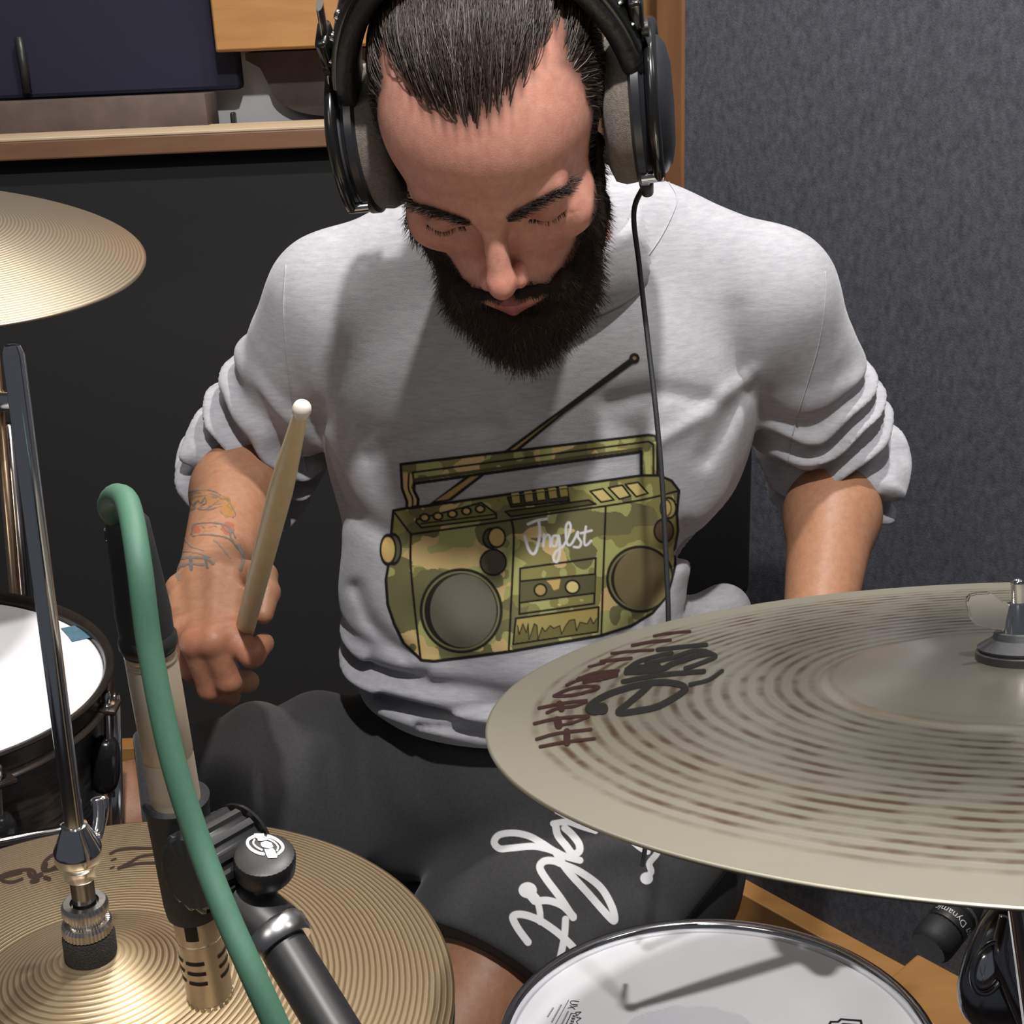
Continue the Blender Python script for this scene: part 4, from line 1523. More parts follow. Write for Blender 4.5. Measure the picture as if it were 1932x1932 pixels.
# left hand: the right one mirrored in the player's frame and set at the other wrist
LH = {}
ex_ = _R
turn = rotvec(np.array([0.0, 0, 1.0]) * 0.35)
for k, v in HW.items():
    LH[k] = []
    for p in v:
        q = p - R_WR
        q = q - 2 * ex_ * (q @ ex_)
        LH[k].append(L_WR + turn @ q)

fR = lambda P: arm_field(P, R_SH, R_EL, R_WR, HW)
fL = lambda P: arm_field(P, L_SH, L_EL, L_WR, LH)


def bounds(pts, m):
    pts = np.array(pts)
    return pts.min(0) - m, pts.max(0) + m


lo, hi = bounds([R_EL + (R_SH - R_EL) * 0.35, R_EL, R_WR] + sum(HW.values(), []), 0.058)
V_r, F_r = extract(fR, lo, hi, 0.0021)
lo, hi = bounds([L_EL + (L_SH - L_EL) * 0.35, L_EL, L_WR] + sum(LH.values(), []), 0.058)
V_l, F_l = extract(fL, lo, hi, 0.0034)
R_HIP, R_KN, R_AN = np.array([-0.085, 1.175, 0.585]), un(112, 1575, 1.23), np.array([-0.47, 0.80, 0.09])
L_HIP, L_KN, L_AN = np.array([0.085, 1.19, 0.575]), un(862, 1950, 1.20), np.array([-0.10, 0.80, 0.09])


def f_low(P):
    d = cone(P, (0, 1.19, 0.62), (0.02, 1.18, 1.05), 0.105, 0.10)
    d = smin(d, cone(P, R_SH, NECK1, 0.05, 0.055), 0.04)
    d = smin(d, cone(P, L_SH, NECK1, 0.05, 0.055), 0.04)
    d = smin(d, cone(P, R_SH, R_EL, 0.05, 0.043), 0.02)
    d = smin(d, cone(P, L_SH, L_EL, 0.05, 0.043), 0.02)
    for H, K, A in ((R_HIP, R_KN, R_AN), (L_HIP, L_KN, L_AN)):
        d = smin(d, cone(P, H, K, 0.080, 0.056), 0.03)
        d = smin(d, cone(P, K, K * 0.65 + A * 0.35, 0.055, 0.056), 0.02)
        d = smin(d, cone(P, K * 0.65 + A * 0.35, A, 0.056, 0.036), 0.02)
        d = smin(d, cone(P, A - (0, 0, 0.03), A + np.array([0, -0.15, -0.05]), 0.042, 0.032), 0.02)
    return d


V_b, F_b = extract(f_low, (-0.60, 0.60, 0.0), (0.46, 1.36, 1.20), 0.0085)

parts_ = [(V_h, F_h), (V_r, F_r), (V_l, F_l), (V_b, F_b)]
nv = np.cumsum([0] + [len(p[0]) for p in parts_])
V_body = np.concatenate([p[0] for p in parts_])
F_body = np.concatenate([p[1] + nv[i] for i, p in enumerate(parts_)])

# skin colour: flesh tone with its natural local redness; lips, scalp under the hair
Cc = np.zeros((len(V_body), 3))
base = np.array(lin('#a97e62'))
Cc[:] = base
Lh = to_head(V_h.astype(np.float32)).astype(float)


def blob(c, r, L=None):
    L = Lh if L is None else L
    q = L.copy()
    q[:, 0] = np.abs(q[:, 0])
    return np.exp(-(((q - np.array(mm(*c))) / np.array(mm(*r))) ** 2).sum(1))


hc = np.tile(np.array(lin('#e2a794')), (len(V_h), 1))


def mixin(w, col):
    global hc
    w = np.clip(w, 0, 1)[:, None]
    hc = hc * (1 - w) + np.array(lin(col)) * w


mixin(0.55 * blob((0, -116, -38), (16, 16, 14)), '#cd7c6c')
mixin(0.45 * blob((44, -70, -30), (20, 22, 20)), '#d48a79')
mixin(0.35 * blob((0, -95, 40), (45, 30, 30)), '#dfa48f')
mixin(0.6 * blob((EX * 1000, -88, -4), (17, 12, 9)), '#c28a79')
lipw = np.maximum(blob((0, -105, -66), (24, 10, 5)), blob((0, -105, -76.5), (19, 10, 6.5)))
mixin(np.clip(lipw * 1.6 - 0.35, 0, 1), '#a85f5c')
Cc[:len(V_h)] = hc

# hair line and beard line masks in the head frame (metres)
def hair_mask(L):
    ax_ = np.abs(L[:, 0]) * 1000
    y, z = L[:, 1] * 1000, L[:, 2] * 1000
    zh = np.interp(ax_, [0, 12, 26, 40, 52, 60, 66, 72], [76, 77, 81, 88, 91, 84, 58, 20]) + 2.5 * np.sin(L[:, 0] * 900)
    front = (z - zh) / 5.0
    side = np.minimum((y + 40 + 0.10 * np.maximum(0, 40 - z)) / 5.0, np.minimum((ax_ - 56) / 5.0, (z + 45) / 6.0))
    m = np.maximum(np.where(y < 60, front, 5), side)
    return np.clip(np.maximum(m, np.where((y > 10) & (z > -40), 3, -3)), -3, 3)


def beard_mask(L):
    ax_ = np.abs(L[:, 0]) * 1000
    y, z = L[:, 1] * 1000, L[:, 2] * 1000
    top = np.interp(ax_, [0, 8, 18, 30, 42, 55, 66, 76], [-53, -53, -56, -64, -62, -44, -10, 8])
    m = (top - z) / 4.0
    lips = np.hypot((ax_) / 25.0, (z + 71.5) / 10.0)
    m = np.minimum(m, np.where(y < -70, (lips - 1) * 4, 3))
    return np.clip(m, -3, 3)


w = 1 / (1 + np.exp(-2.0 * hair_mask(Lh)))
mixin(0.85 * w, '#33261f')
w = 1 / (1 + np.exp(-2.0 * beard_mask(Lh)))
w *= (Lh[:, 1] < 0.02)
mixin(0.85 * w, '#34241d')
Cc[:len(V_h)] = hc
# knuckles a little redder
hv = V_r
for k in ('index', 'middle', 'ring', 'pinky'):
    for j in (1, 2):
        wk = 0.5 * np.exp(-((hv - HW[k][j]) ** 2).sum(1) / 0.013 ** 2)[:, None]
        sl_ = slice(nv[1], nv[2])
        Cc[sl_] = Cc[sl_] * (1 - wk) + np.array(lin('#c47460')) * wk

M_skin = mat('skin', (0.6, 0.4, 0.3), 0.48, attr='tone', noise=(130, 0.22, 7), col2=(0.80, 0.70, 0.66), sss=0.12, spec=0.4, bump=(900, 0.3, 0.0006))
body = add('body', V_body, F_body, M_skin, person)
color_attr(body, Cc, 'tone')

# forearm tattoos: flat ink on the skin
bv_arm = bvh_of(V_r, F_r)
P = Paint(305, 905, 480, 1095, 1.0)
zz = lambda L: [(280 + x / 4.025, 880 + y / 4.025) for x, y in L]
gr, oc, rd = '#6d6a66', '#b98a3c', '#b5604c'
rag = 5.0 * (vnoise(np.stack([P.X.ravel() / 6, P.Y.ravel() / 6, 0 * P.X.ravel()], 1), 3).reshape(P.X.shape) - 0.5)
for e, cc, o in ((((460, 250), 150, 50), oc, 0.20), (((600, 330), 60, 60), oc, 0.38), (((230, 390), 60, 40), oc, 0.25), (((260, 320), 35, 30), '#d98f7a', 0.5),
                 (((370, 480), 30, 34), rd, 0.4), (((470, 470), 40, 24), '#c98a72', 0.35), (((600, 470), 50, 45), rd, 0.35)):
    c_ = zz([e[0]])[0]
    P.put(P.d_ell(c_, e[1] / 4.025, e[2] / 4.025) + rag, cc, o)
for L, wd_, cc in (([(230, 300), (300, 200), (430, 180), (520, 200), (600, 260), (660, 360), (640, 390)], 1.6, gr), ([(240, 330), (290, 350), (350, 320), (450, 330), (560, 300)], 1.6, gr),
                   ([(350, 290), (380, 260), (400, 280), (430, 240), (440, 280), (400, 300)], 3.5, '#4d5a62'), ([(200, 400), (230, 420), (290, 380)], 1.4, gr), ([(170, 330), (200, 270), (260, 240)], 1.4, gr),
                   ([(330, 510), (345, 450), (420, 430), (540, 435), (620, 470), (660, 540)], 3, gr), ([(340, 530), (420, 520), (540, 530), (640, 560)], 2.4, gr), ([(620, 480), (630, 560), (720, 660)], 4, gr),
                   ([(190, 700), (300, 690), (430, 700), (490, 740)], 5, '#7a746e'), ([(300, 230), (340, 205), (420, 200), (500, 215), (560, 250)], 1.2, gr), ([(320, 250), (360, 230), (440, 222), (520, 240)], 1.1, gr), ([(280, 290), (320, 310), (420, 310), (520, 290), (580, 280)], 1.2, gr), ([(570, 250), (600, 240), (620, 270), (600, 300), (630, 330), (610, 360)], 1.3, '#8d6f34'), ([(540, 330), (570, 370), (620, 385)], 1.2, gr), ([(180, 350), (210, 330), (230, 350), (215, 380)], 1.2, gr), ([(400, 450), (440, 470), (500, 455), (560, 480)], 1.6, gr), ([(560, 450), (590, 490), (640, 500)], 1.6, gr), ([(200, 770), (310, 740), (420, 750)], 5, '#7a746e'), ([(320, 690), (330, 780)], 6, '#66686a'), ([(430, 690), (450, 770)], 5, '#66686a'),
                   ([(215, 560), (200, 700), (230, 860)], 5, '#857c74'), ([(300, 260), (420, 330), (560, 240)], 1.6, gr), ([(180, 460), (250, 500), (320, 600), (420, 640)], 2.2, '#8d7f70'), ([(500, 560), (560, 620), (620, 700)], 2.4, '#8d7f70'), ([(240, 640), (350, 650), (470, 690)], 3, '#8d7f70'), ([(690, 600), (720, 700), (700, 780)], 6, '#857c74')):
    P.put(P.d_line(zz(L), wd_, None, 5) + rag * 0.5, cc, 0.75)
Vd, Fd, Cd = P.mesh(onto(bv_arm, 0.0004))
o = add('tattoo', Vd, Fd, M_ink, person, label='faded grey and ochre forearm tattoos')
color_attr(o, Cd)


# ---- strands (hair, beard, brows) as thin tapered three sided fibres
def strands(paths, r0, r1=0.2):
    """paths (n,k,3)"""
    n, k, _ = paths.shape
    T = np.gradient(paths, axis=1)
    T /= np.linalg.norm(T, axis=2, keepdims=True) + 1e-12
    ref = np.array([0.3, 0.5, 0.81])
    u = np.cross(T, ref)
    u /= np.linalg.norm(u, axis=2, keepdims=True) + 1e-12
    v = np.cross(T, u)
    rad = (r0 * np.linspace(1, r1, k))[None, :, None]
    rings = np.stack([paths + rad * (math.cos(a) * u + math.sin(a) * v) for a in (0, 2.094, 4.189)], 2)   # n,k,3,3
    V = rings.reshape(-1, 3)
    b = (np.arange(n) * k * 3)[:, None, None] + (np.arange(k - 1) * 3)[None, :, None]
    F = np.stack([np.stack([b[..., 0] + j, b[..., 0] + (j + 1) % 3, b[..., 0] + 3 + (j + 1) % 3, b[..., 0] + 3 + j], -1) for j in range(3)], 2)
    return V, F.reshape(-1, 4)


def sample_on(V, Fq, keep, n):
    c = V[Fq].mean(1)
    k = keep(c)
    Fk = Fq[k > rng.random(len(k))]
    if not len(Fk):
        return np.zeros((0, 3))
    a = np.linalg.norm(np.cross(V[Fk[:, 1]] - V[Fk[:, 0]], V[Fk[:, 2]] - V[Fk[:, 0]]), axis=1)
    i = rng.choice(len(Fk), n, p=a / a.sum())
    s, t = rng.random((2, n, 1))
    q = V[Fk[i]]
    return q[:, 0] * (1 - s) * (1 - t) + q[:, 1] * s * (1 - t) + q[:, 2] * s * t + q[:, 3] * (1 - s) * t


def hair_tint(n, k, cols, wts):
    cols = np.array([lin(c) for c in cols])
    c = cols[rng.choice(len(cols), n, p=wts)] * (0.75 + 0.5 * rng.random((n, 1)))
    return np.repeat(c, k * 3, 0)


M_hair = mat('hair', (0.03, 0.02, 0.015), 0.38, attr='tone', spec=0.6, noise=(300, 0.3), col2=(0.7, 0.7, 0.7))


def sdf_local(L):
    return f_headskin(L.astype(np.float32))


def normals_local(L):
    g = grad(sdf_local, L, 0.001)
    return g / (np.linalg.norm(g, axis=1, keepdims=True) + 1e-9)


Lall = to_head(V_h.astype(np.float32)).astype(float)
# hair: combed back from the forehead, close to the scalp, cropped at the sides
top = lambda c: np.clip(hair_mask(c), 0, 1) * (c[:, 2] > -0.05)
n = 26000
Rt = sample_on(Lall, F_h, top, n)
Nn = normals_local(Rt)
K = 7
ptsL = [Rt]
side = np.clip((np.abs(Rt[:, 0]) - 0.056) / 0.012, 0, 1)[:, None] * np.clip((0.085 - Rt[:, 2]) / 0.02, 0, 1)[:, None]
length = (0.048 * (1 - side) + 0.012 * side) * (0.7 + 0.5 * rng.random((n, 1)))
dirv = np.concatenate([-0.06 * np.sign(Rt[:, :1]) * 0 + 0.10 * rng.normal(size=(n, 1)) + Rt[:, :1] * 2.0, np.ones((n, 1)), 0.35 * np.ones((n, 1))], 1)
dirv = dirv * (1 - side) + side * np.concatenate([0 * Rt[:, :1], 0.6 + 0 * Rt[:, :1], -0.7 + 0 * Rt[:, :1]], 1)
dirv = dirv + 0.07 * rng.normal(size=(n, 3)) + 0.22 * (np.stack([vnoise(Rt * 160, s) for s in (1, 2, 3)], 1) - 0.5)
p = Rt.copy()
lift = (0.0042 * (1 - side) + 0.0025 * side) * (0.4 + rng.random((n, 1)))
for k in range(1, K):
    nn = normals_local(p)
    t = dirv - nn * (dirv * nn).sum(1, keepdims=True)
    t /= np.linalg.norm(t, axis=1, keepdims=True) + 1e-9
    p = p + t * length / (K - 1)
    nn = normals_local(p)
    want = lift * math.sin(math.pi * 0.5 * min(1, k / 2.5))
    p = p + nn * (want - sdf_local(p)[:, None])
    ptsL.append(p)
paths = from_head(np.stack(ptsL, 1).reshape(-1, 3)).reshape(n, K, 3)
V, F = strands(paths, 0.00034, 0.5)
hair = add('hair', V, F, M_hair, person, kind='stuff', label='dark brown hair combed back')
color_attr(hair, hair_tint(n, K, ['#332924', '#45382f', '#64554b', '#92857b'], [0.45, 0.3, 0.17, 0.08]), 'tone')


# beard: full core plus loose strands
def f_beard(P):
    Q = P.copy()
    Q[:, 0] = np.abs(Q[:, 0])
    d = ell(P, mm(0, -88, -112), mm(37, 28, 31))
    d = smin(d, cone(Q, mm(65, -14, -18), mm(54, -40, -70), 0.007, 0.011), 0.012)
    d = smin(d, cone(Q, mm(54, -38, -66), mm(33, -66, -100), 0.012, 0.022), 0.014)
    d = smin(d, cone(Q, mm(33, -66, -100), mm(0, -92, -122), 0.022, 0.019), 0.016)
    d = smin(d, cone(Q, mm(33, -86, -74), mm(30, -82, -104), 0.0095, 0.014), 0.010)
    d = smin(d, cone(Q, mm(9, -105.5, -57.5), mm(31, -91, -72), 0.0042, 0.0055), 0.006)
    d = smin(d, cone(Q, mm(0, -98, -90), mm(24, -92, -94), 0.009, 0.012), 0.008)
    d = smax(d, -ell(P, mm(0, -112, -76), mm(23, 19, 11.5)), 0.005)
    d = smin(d, cone(P, mm(0, -90, -124), mm(2, -84, -136), 0.017, 0.008), 0.012)
    return d + 0.0022 * (vnoise(P.astype(float) * 220, 5) - 0.5).astype(np.float32) + 0.004 * (vnoise(P.astype(float) * 70, 8) - 0.5).astype(np.float32)


V_bd, F_bd = extract(f_beard, mm(-86, -136, -170), mm(86, 16, 4), 0.0022)
M_beard = mat('beard_mass', '#2b201a', 0.7, noise=(260, 0.25), col2='#1c1512', spec=0.2, bump=(500, 0.6, 0.001))
beard = add('beard', from_head(V_bd), F_bd, M_beard, person, label='full dark brown beard')
n = 15000
Rt = sample_on(V_bd, F_bd, lambda c: np.ones(len(c)), n)
g = grad(f_beard, Rt, 0.001)
g /= np.linalg.norm(g, axis=1, keepdims=True) + 1e-9
dn = np.stack([0.3 * Rt[:, 0] / 0.05, -0.15 + 0 * Rt[:, 0], -1 + 0 * Rt[:, 0]], 1)
dd = g * 0.55 + dn * 0.8 + 0.28 * rng.normal(size=(n, 3))
dd /= np.linalg.norm(dd, axis=1, keepdims=True)
ln = (0.006 + 0.010 * rng.random((n, 1)) ** 2) * np.interp(Rt[:, 2:3], [-0.14, -0.08, -0.055, 0], [1.25, 0.9, 0.45, 0.5])
K = 5
pth = [Rt - g * 0.002]
cur = pth[0]
for k in range(1, K):
    dd = dd + np.array([0, 0, -0.10])
    dd /= np.linalg.norm(dd, axis=1, keepdims=True)
    cur = cur + dd * ln / (K - 1)
    pth.append(cur)
V, F = strands(from_head(np.stack(pth, 1).reshape(-1, 3)).reshape(n, K, 3), 0.00030, 0.3)
o = add('beard_strands', V, F, M_hair, beard, kind='stuff')
color_attr(o, hair_tint(n, K, ['#241a16', '#33241d', '#4a3328', '#6d5140'], [0.5, 0.3, 0.15, 0.05]), 'tone')
# cheek and moustache stubble growing on the skin
n = 5000
Rt = sample_on(Lall, F_h, lambda c: np.clip(beard_mask(c) + 0.3, 0, 1) * (c[:, 1] < 0.0) * (c[:, 2] > -0.12), n)
g = normals_local(Rt)
dd = g * 0.5 + np.array([0, -0.1, -0.9]) + 0.3 * rng.normal(size=(n, 3))
dd /= np.linalg.norm(dd, axis=1, keepdims=True)
ln = 0.005 + 0.006 * rng.random((n, 1))
pp = np.stack([Rt + dd * ln * t for t in (0, 0.35, 0.7, 1.0)], 1)
V, F = strands(from_head(pp.reshape(-1, 3)).reshape(n, 4, 3), 0.00027, 0.3)
o = add('stubble', V, F, M_hair, beard, kind='stuff')
color_attr(o, hair_tint(n, 4, ['#241a16', '#33241d', '#4a3328'], [0.5, 0.35, 0.15]), 'tone')
# brows and lashes
for sx in (-1, 1):
    n = 330
    t = rng.random(n)
    bx = sx * (0.011 + 0.042 * t)
    bz = 0.0105 + 0.0065 * np.sin(t * 2.2) + (rng.random(n) - 0.5) * 0.0062 * (1 - 0.6 * t)
    Rt = np.stack([bx, np.full(n, -0.092), bz], 1)
    for _ in range(6):
        Rt[:, 1] += sdf_local(Rt)
    g = normals_local(Rt)
    dd = np.stack([sx * (0.9 + 0 * t), 0.2 + 0 * t, 0.35 - 0.6 * t], 1) + 0.35 * g + 0.2 * rng.normal(size=(n, 3))
    dd /= np.linalg.norm(dd, axis=1, keepdims=True)
    pp = np.stack([Rt + dd * 0.009 * s_ + g * 0.0006 for s_ in (0, 0.35, 0.7, 1.0)], 1)
    V, F = strands(from_head(pp.reshape(-1, 3)).reshape(n, 4, 3), 0.00030, 0.3)
    o = add('eyebrow', V, F, M_hair, person, kind='stuff')
    color_attr(o, hair_tint(n, 4, ['#241a16', '#33241d'], [0.6, 0.4]), 'tone')
    n = 70
    t = rng.random(n)
    Rt = np.stack([sx * (EX + (t - 0.5) * 0.026), np.full(n, -0.095), -0.0078 - 0.0014 * np.sin(t * math.pi)], 1)
    for _ in range(6):
        Rt[:, 1] += sdf_local(Rt)
    dd = np.stack([sx * (t - 0.5) * 0.5, -0.8 + 0 * t, -0.7 + 0 * t], 1) + 0.12 * rng.normal(size=(n, 3))
    pp = np.stack([Rt + dd * 0.0032 * s_ + np.array([0, 0, 0.0005 * s_ ** 2]) for s_ in (0, 0.35, 0.7, 1.0)], 1)
    V, F = strands(from_head(pp.reshape(-1, 3)).reshape(n, 4, 3), 0.0002, 0.3)
    o = add('eyelashes', V, F, M_hair, person, kind='stuff')
    color_attr(o, hair_tint(n, 4, ['#1d1614', '#241a16'], [0.6, 0.4]), 'tone')

# ================================================================== clothing
def wobble(P, sc, seed):
    return (vnoise(P.astype(float) * sc, seed) - 0.5).astype(np.float32)


TZ_ = [0.64, 0.69, 0.72, 0.76, 0.82, 0.88, 0.95, 1.02, 1.08, 1.12, 1.16]
TCX_ = [0, -0.002, -0.003, -0.003, 0.0, 0.022, 0.029, 0.031, 0.034, 0.036, 0.038]
TA_ = [0.148, 0.150, 0.160, 0.166, 0.168, 0.188, 0.206, 0.210, 0.19, 0.15, 0.10]
TCY_ = [1.17, 1.165, 1.165, 1.165, 1.165, 1.17, 1.175, 1.18, 1.185, 1.19, 1.19]
TB_ = [0.125, 0.128, 0.135, 0.136, 0.132, 0.13, 0.13, 0.125, 0.105, 0.085, 0.06]

_sm = spline(np.array([TZ_, TCX_, TA_, TCY_, TB_]).T, 14)      # smooth body sections
TZ, TCX, TA, TCY, TB = _sm.T
_kk = np.ones(15) / 15
TZ = np.linspace(TZ[0], TZ[-1], 180)
TCX, TA, TCY, TB = [np.convolve(np.pad(np.interp(TZ, _sm[:, 0], _sm[:, k]), 7, mode='edge'), _kk, mode='valid') for k in (1, 2, 3, 4)]

CREASES = [([(1395, 585), (1398, 640), (1402, 700)], 26, 0.008), ([(1400, 740), (1365, 800), (1330, 860)], 20, 0.005), ([(1470, 870), (1390, 970), (1260, 1050)], 26, 0.007),
           ([(590, 850), (650, 950), (730, 1010)], 24, 0.006), ([(672, 1110), (705, 1180), (765, 1232)], 16, 0.005), ([(700, 1245), (745, 1266), (800, 1270)], 11, 0.005),
           ([(720, 1315), (850, 1338), (1010, 1318)], 11, 0.008), ([(790, 1368), (900, 1378), (960, 1372)], 8, 0.006), ([(1240, 835), (1330, 780), (1420, 700)], 16, -0.004),
           ([(620, 560), (640, 680), (620, 790)], 26, 0.004), ([(700, 860), (800, 815), (930, 800)], 20, 0.004), ([(1150, 760), (1250, 740), (1340, 760)], 22, 0.0045),
           ([(900, 760), (960, 900), (930, 1000)], 30, 0.003), ([(1290, 1000), (1240, 1120), (1180, 1200)], 22, 0.006)]


def crease_field(P):
    q = proj(P.astype(float)).astype(np.float32)
    out = np.zeros(len(P), np.float32)
    for pts, w, dep in CREASES:
        p = spline(np.array(pts, float), 5)
        lo_, hi_ = p.min(0) - 3 * w, p.max(0) + 3 * w
        m = ((q > lo_) & (q < hi_)).all(1) & (P[:, 1] < 1.17)
        if not m.any():
            continue
        qq = q[m]
        best = np.full(len(qq), 1e9, np.float32)
        for a, b in zip(p[:-1], p[1:]):
            e = b - a
            t = np.clip(((qq - a) @ e) / (e @ e), 0, 1)
            best = np.minimum(best, ((qq - a - t[:, None] * e) ** 2).sum(1))
        out[m] += dep * np.exp(-best / w ** 2)
    return out


def sleeve(P, SH, EL, WR, seed, sgn):
    end = EL + (WR - EL) * 0.20
    d = cone(P, SH, EL, 0.067, 0.057)
    fore = cone(P, EL, end, 0.057, 0.056)
    ax_ = EL - SH
    ln = np.linalg.norm(ax_)
    u, v, w = frame(ax_, up=_F)
    q = P - SH.astype(np.float32)
    t = (q @ w.astype(np.float32)) / ln
    ang = np.arctan2(q @ v.astype(np.float32), q @ u.astype(np.float32))
    wob = wobble(P, 14, seed) * 1.6 + wobble(P, 30, seed + 1) * 0.5
    ph = 2 * math.pi * (5.4 * t + 0.75 * np.sin(ang * 1.0 + (0.6 if sgn > 0 else 2.4)) * 0.6 + wob)
    win = np.clip((t - 0.25) / 0.45, 0, 1) ** 1.2
    rid = np.sin(ph)
    rid = np.where(rid > 0, rid, rid * 0.7)
    dsp = (0.0125 * win * rid).astype(np.float32)
    # open end of the pushed up sleeve
    wd = (WR - EL) / np.linalg.norm(WR - EL)
    cut = (P - end.astype(np.float32)) @ wd.astype(np.float32)
    return smin(d - dsp, smax(fore - dsp, cut, 0.012), 0.015)


def f_shirt(P):
    z = P[:, 2]
    a = np.interp(z, TZ, TA)
    b = np.interp(z, TZ, TB)
    x = np.abs((P[:, 0] - np.interp(z, TZ, TCX)) / a)
    y = np.abs((P[:, 1] - np.interp(z, TZ, TCY)) / b)
    d = (((x ** 2.3 + y ** 2.3) ** (1 / 2.3) - 1) * np.minimum(a, b) * 0.95).astype(np.float32)
    d = smax(d, z - np.float32(1.165), 0.03)
    # bunched cloth over the lap
    fold = 0.0085 * np.exp(-((z - 0.735) / 0.032) ** 2) * np.sin(2 * math.pi * (z * 30 + 1.2 * P[:, 0] + 3.0 * wobble(P, 7, 21)))
    fold += 0.006 * np.exp(-((z - 0.80) / 0.06) ** 2) * wobble(P, 22, 22) * 2
    drag = 0.006 * wobble(P * np.float32([1, 1, 0.45]), 17, 23) * 2 * np.exp(-((z - 0.92) / 0.13) ** 2)
    d = d - (fold + drag + 0.006 * wobble(P, 9, 24) * 2).astype(np.float32)
    d = d + crease_field(P)
    # the cloth hangs lower at the front
    d = smax(d, np.float32(0.688) - z + 0.10 * (P[:, 1] - np.float32(1.10)) + 0.012 * wobble(P, 12, 25), 0.014)
    for s_, SH in ((-1, R_SH), (1, L_SH)):
        d = smin(d, cone(P, np.array([0.035 + s_ * 0.085, 1.175, 1.128]), SH, 0.060, 0.064), 0.035)
    d = smin(d, cone(P, (-0.02, 1.18, 1.12), (0.09, 1.18, 1.12), 0.062, 0.062), 0.03)
    d = smin(d, sleeve(P, R_SH, R_EL, R_WR, 31, -1), 0.016)
    d = smin(d, sleeve(P, L_SH, L_EL, L_WR, 41, 1), 0.016)
    # rear hem showing beside the hip
    d = smin(d, cone(P, un(1290, 1195, 1.28), un(1366, 1152, 1.31), 0.030, 0.028), 0.02)
    # neck opening
    d = smax(d, -cone(P, NECK1 - (0, 0, 0.03), NECK0 + (0, 0.0, 0.05), 0.064, 0.070), 0.012)
    return d


V_s, F_s = extract(f_shirt, (-0.44, 0.98, 0.64), (0.50, 1.45, 1.24), 0.0036)
M_shirt = mat('heather_sweatshirt', '#b5b5ba', 0.92, noise=(220, 0.2, 6), col2='#9e9ea4', bump=(1500, 0.35, 0.0006), stretch=(0.35, 0.35, 1.6), spec=0.15, sheen=0.25)
shirt = add('sweatshirt', V_s, F_s, M_shirt, person, label='light grey crew neck sweatshirt with pushed up sleeves')
bv_s = bvh_of(V_s, F_s)
on_s = onto(bv_s, 0.0006)

# ribbed collar
cn = np.array([0.0, -0.50, 0.87])
V, F = lathe([(0.072, 0.022), (0.076, 0.027), (0.083, 0.021), (0.094, 0.004), (0.104, -0.016), (0.103, -0.022), (0.090, -0.008), (0.078, 0.010)], 200, (0.038, 1.142, 1.150), cn, closed=True,
             radmod=lambda a, z: 1 + 0.010 * math.cos(100 * a) * (1 if -0.012 < z < 0.023 else 0))
# slightly wider than deep
cc_ = np.array([0.038, 1.142, 1.150])
V = (V - cc_) * np.array([1.06, 0.95, 1.0]) + cc_
add('collar', V, F, M_shirt, shirt, label='ribbed crew neck collar')
for pl in ([(1262, 345), (1276, 372), (1268, 405), (1245, 450), (1216, 492)], [(1556, 512), (1556, 560), (1546, 640), (1524, 720), (1500, 800), (1484, 880)],
           [(540, 500), (536, 580), (541, 660), (550, 740), (562, 820), (578, 890)]):
    q = spline(np.array(pl, float), 8)
    Vq, ok = on_s(q[:, 0], q[:, 1])
    Vq = Vq[ok]
    if len(Vq) > 4:
        V, F = tube(Vq, 0.0006, 6)
        add('seam', V, F, M_shirt, shirt)

# boombox print ------------------------------------------------------
P = Paint(712, 655, 1290, 1256, 1.5)
zz = lambda L: [(680 + x / 3.019, 650 + y / 3.019) for x, y in L]
N2 = lambda sc, seed: vnoise(np.stack([P.X.ravel() / sc, P.Y.ravel() / sc, 0 * P.X.ravel()], 1), seed).reshape(P.X.shape)
c1 = 0.65 * N2(62, 3) + 0.35 * N2(22, 4)
c2 = 0.65 * N2(58, 13) + 0.35 * N2(20, 14)
c3 = 0.65 * N2(50, 23) + 0.35 * N2(18, 24)
camo = np.zeros(P.rgb.shape)
camo[:] = lin('#a5a76a')
camo[c3 > 0.56] = lin('#86824f')
camo[c1 > 0.55] = lin('#cbb27c')
camo[c2 > 0.58] = lin('#706d4a')
K_, TAN, DRK = '#1b1a17', '#c2a76a', '#5a5546'
lw = 5.2
# aerial
P.poly(zz([(385, 915), (520, 885), (715, 735), (905, 600), (1170, 385), (1562, 100), (1545, 70), (1120, 385), (830, 600), (610, 745)]), K_)
P.poly(zz([(430, 890), (500, 880), (690, 735), (885, 595), (1120, 405), (870, 590), (625, 755)]), '#a58c58')
P.ell(zz([(1560, 78)])[0], 9.6, 9.6, K_)
P.ell(zz([(1560, 78)])[0], 3.4, 3.4, '#8d7a4c')
# handle
hb = zz([(232, 682), (1640, 515), (1680, 522), (1692, 560), (1690, 790), (1650, 800), (1600, 760), (1600, 608), (308, 790), (305, 830), (330, 880), (322, 1008), (300, 1022), (262, 1005), (268, 895), (240, 820)])
P.put(P.d_poly(hb), camo)
P.put(np.abs(P.d_poly(hb)) - lw / 2, K_)
P.line(zz([(300, 728), (1640, 552), (1668, 568), (1668, 780)]), 3.8, K_)
P.line(zz([(300, 728), (306, 790)]), 3.8, K_)
P.line(zz([(278, 735), (276, 820), (300, 885), (290, 1005)]), 3.6, K_, smooth=4)
P.line(zz([(310, 770), (1600, 592)]), 6, '#4c4930')
P.line(zz([(310, 790), (1600, 608)]), 4.6, K_)
P.poly(zz([(1614, 612), (1652, 606), (1656, 770), (1625, 755)]), '#b3b273')
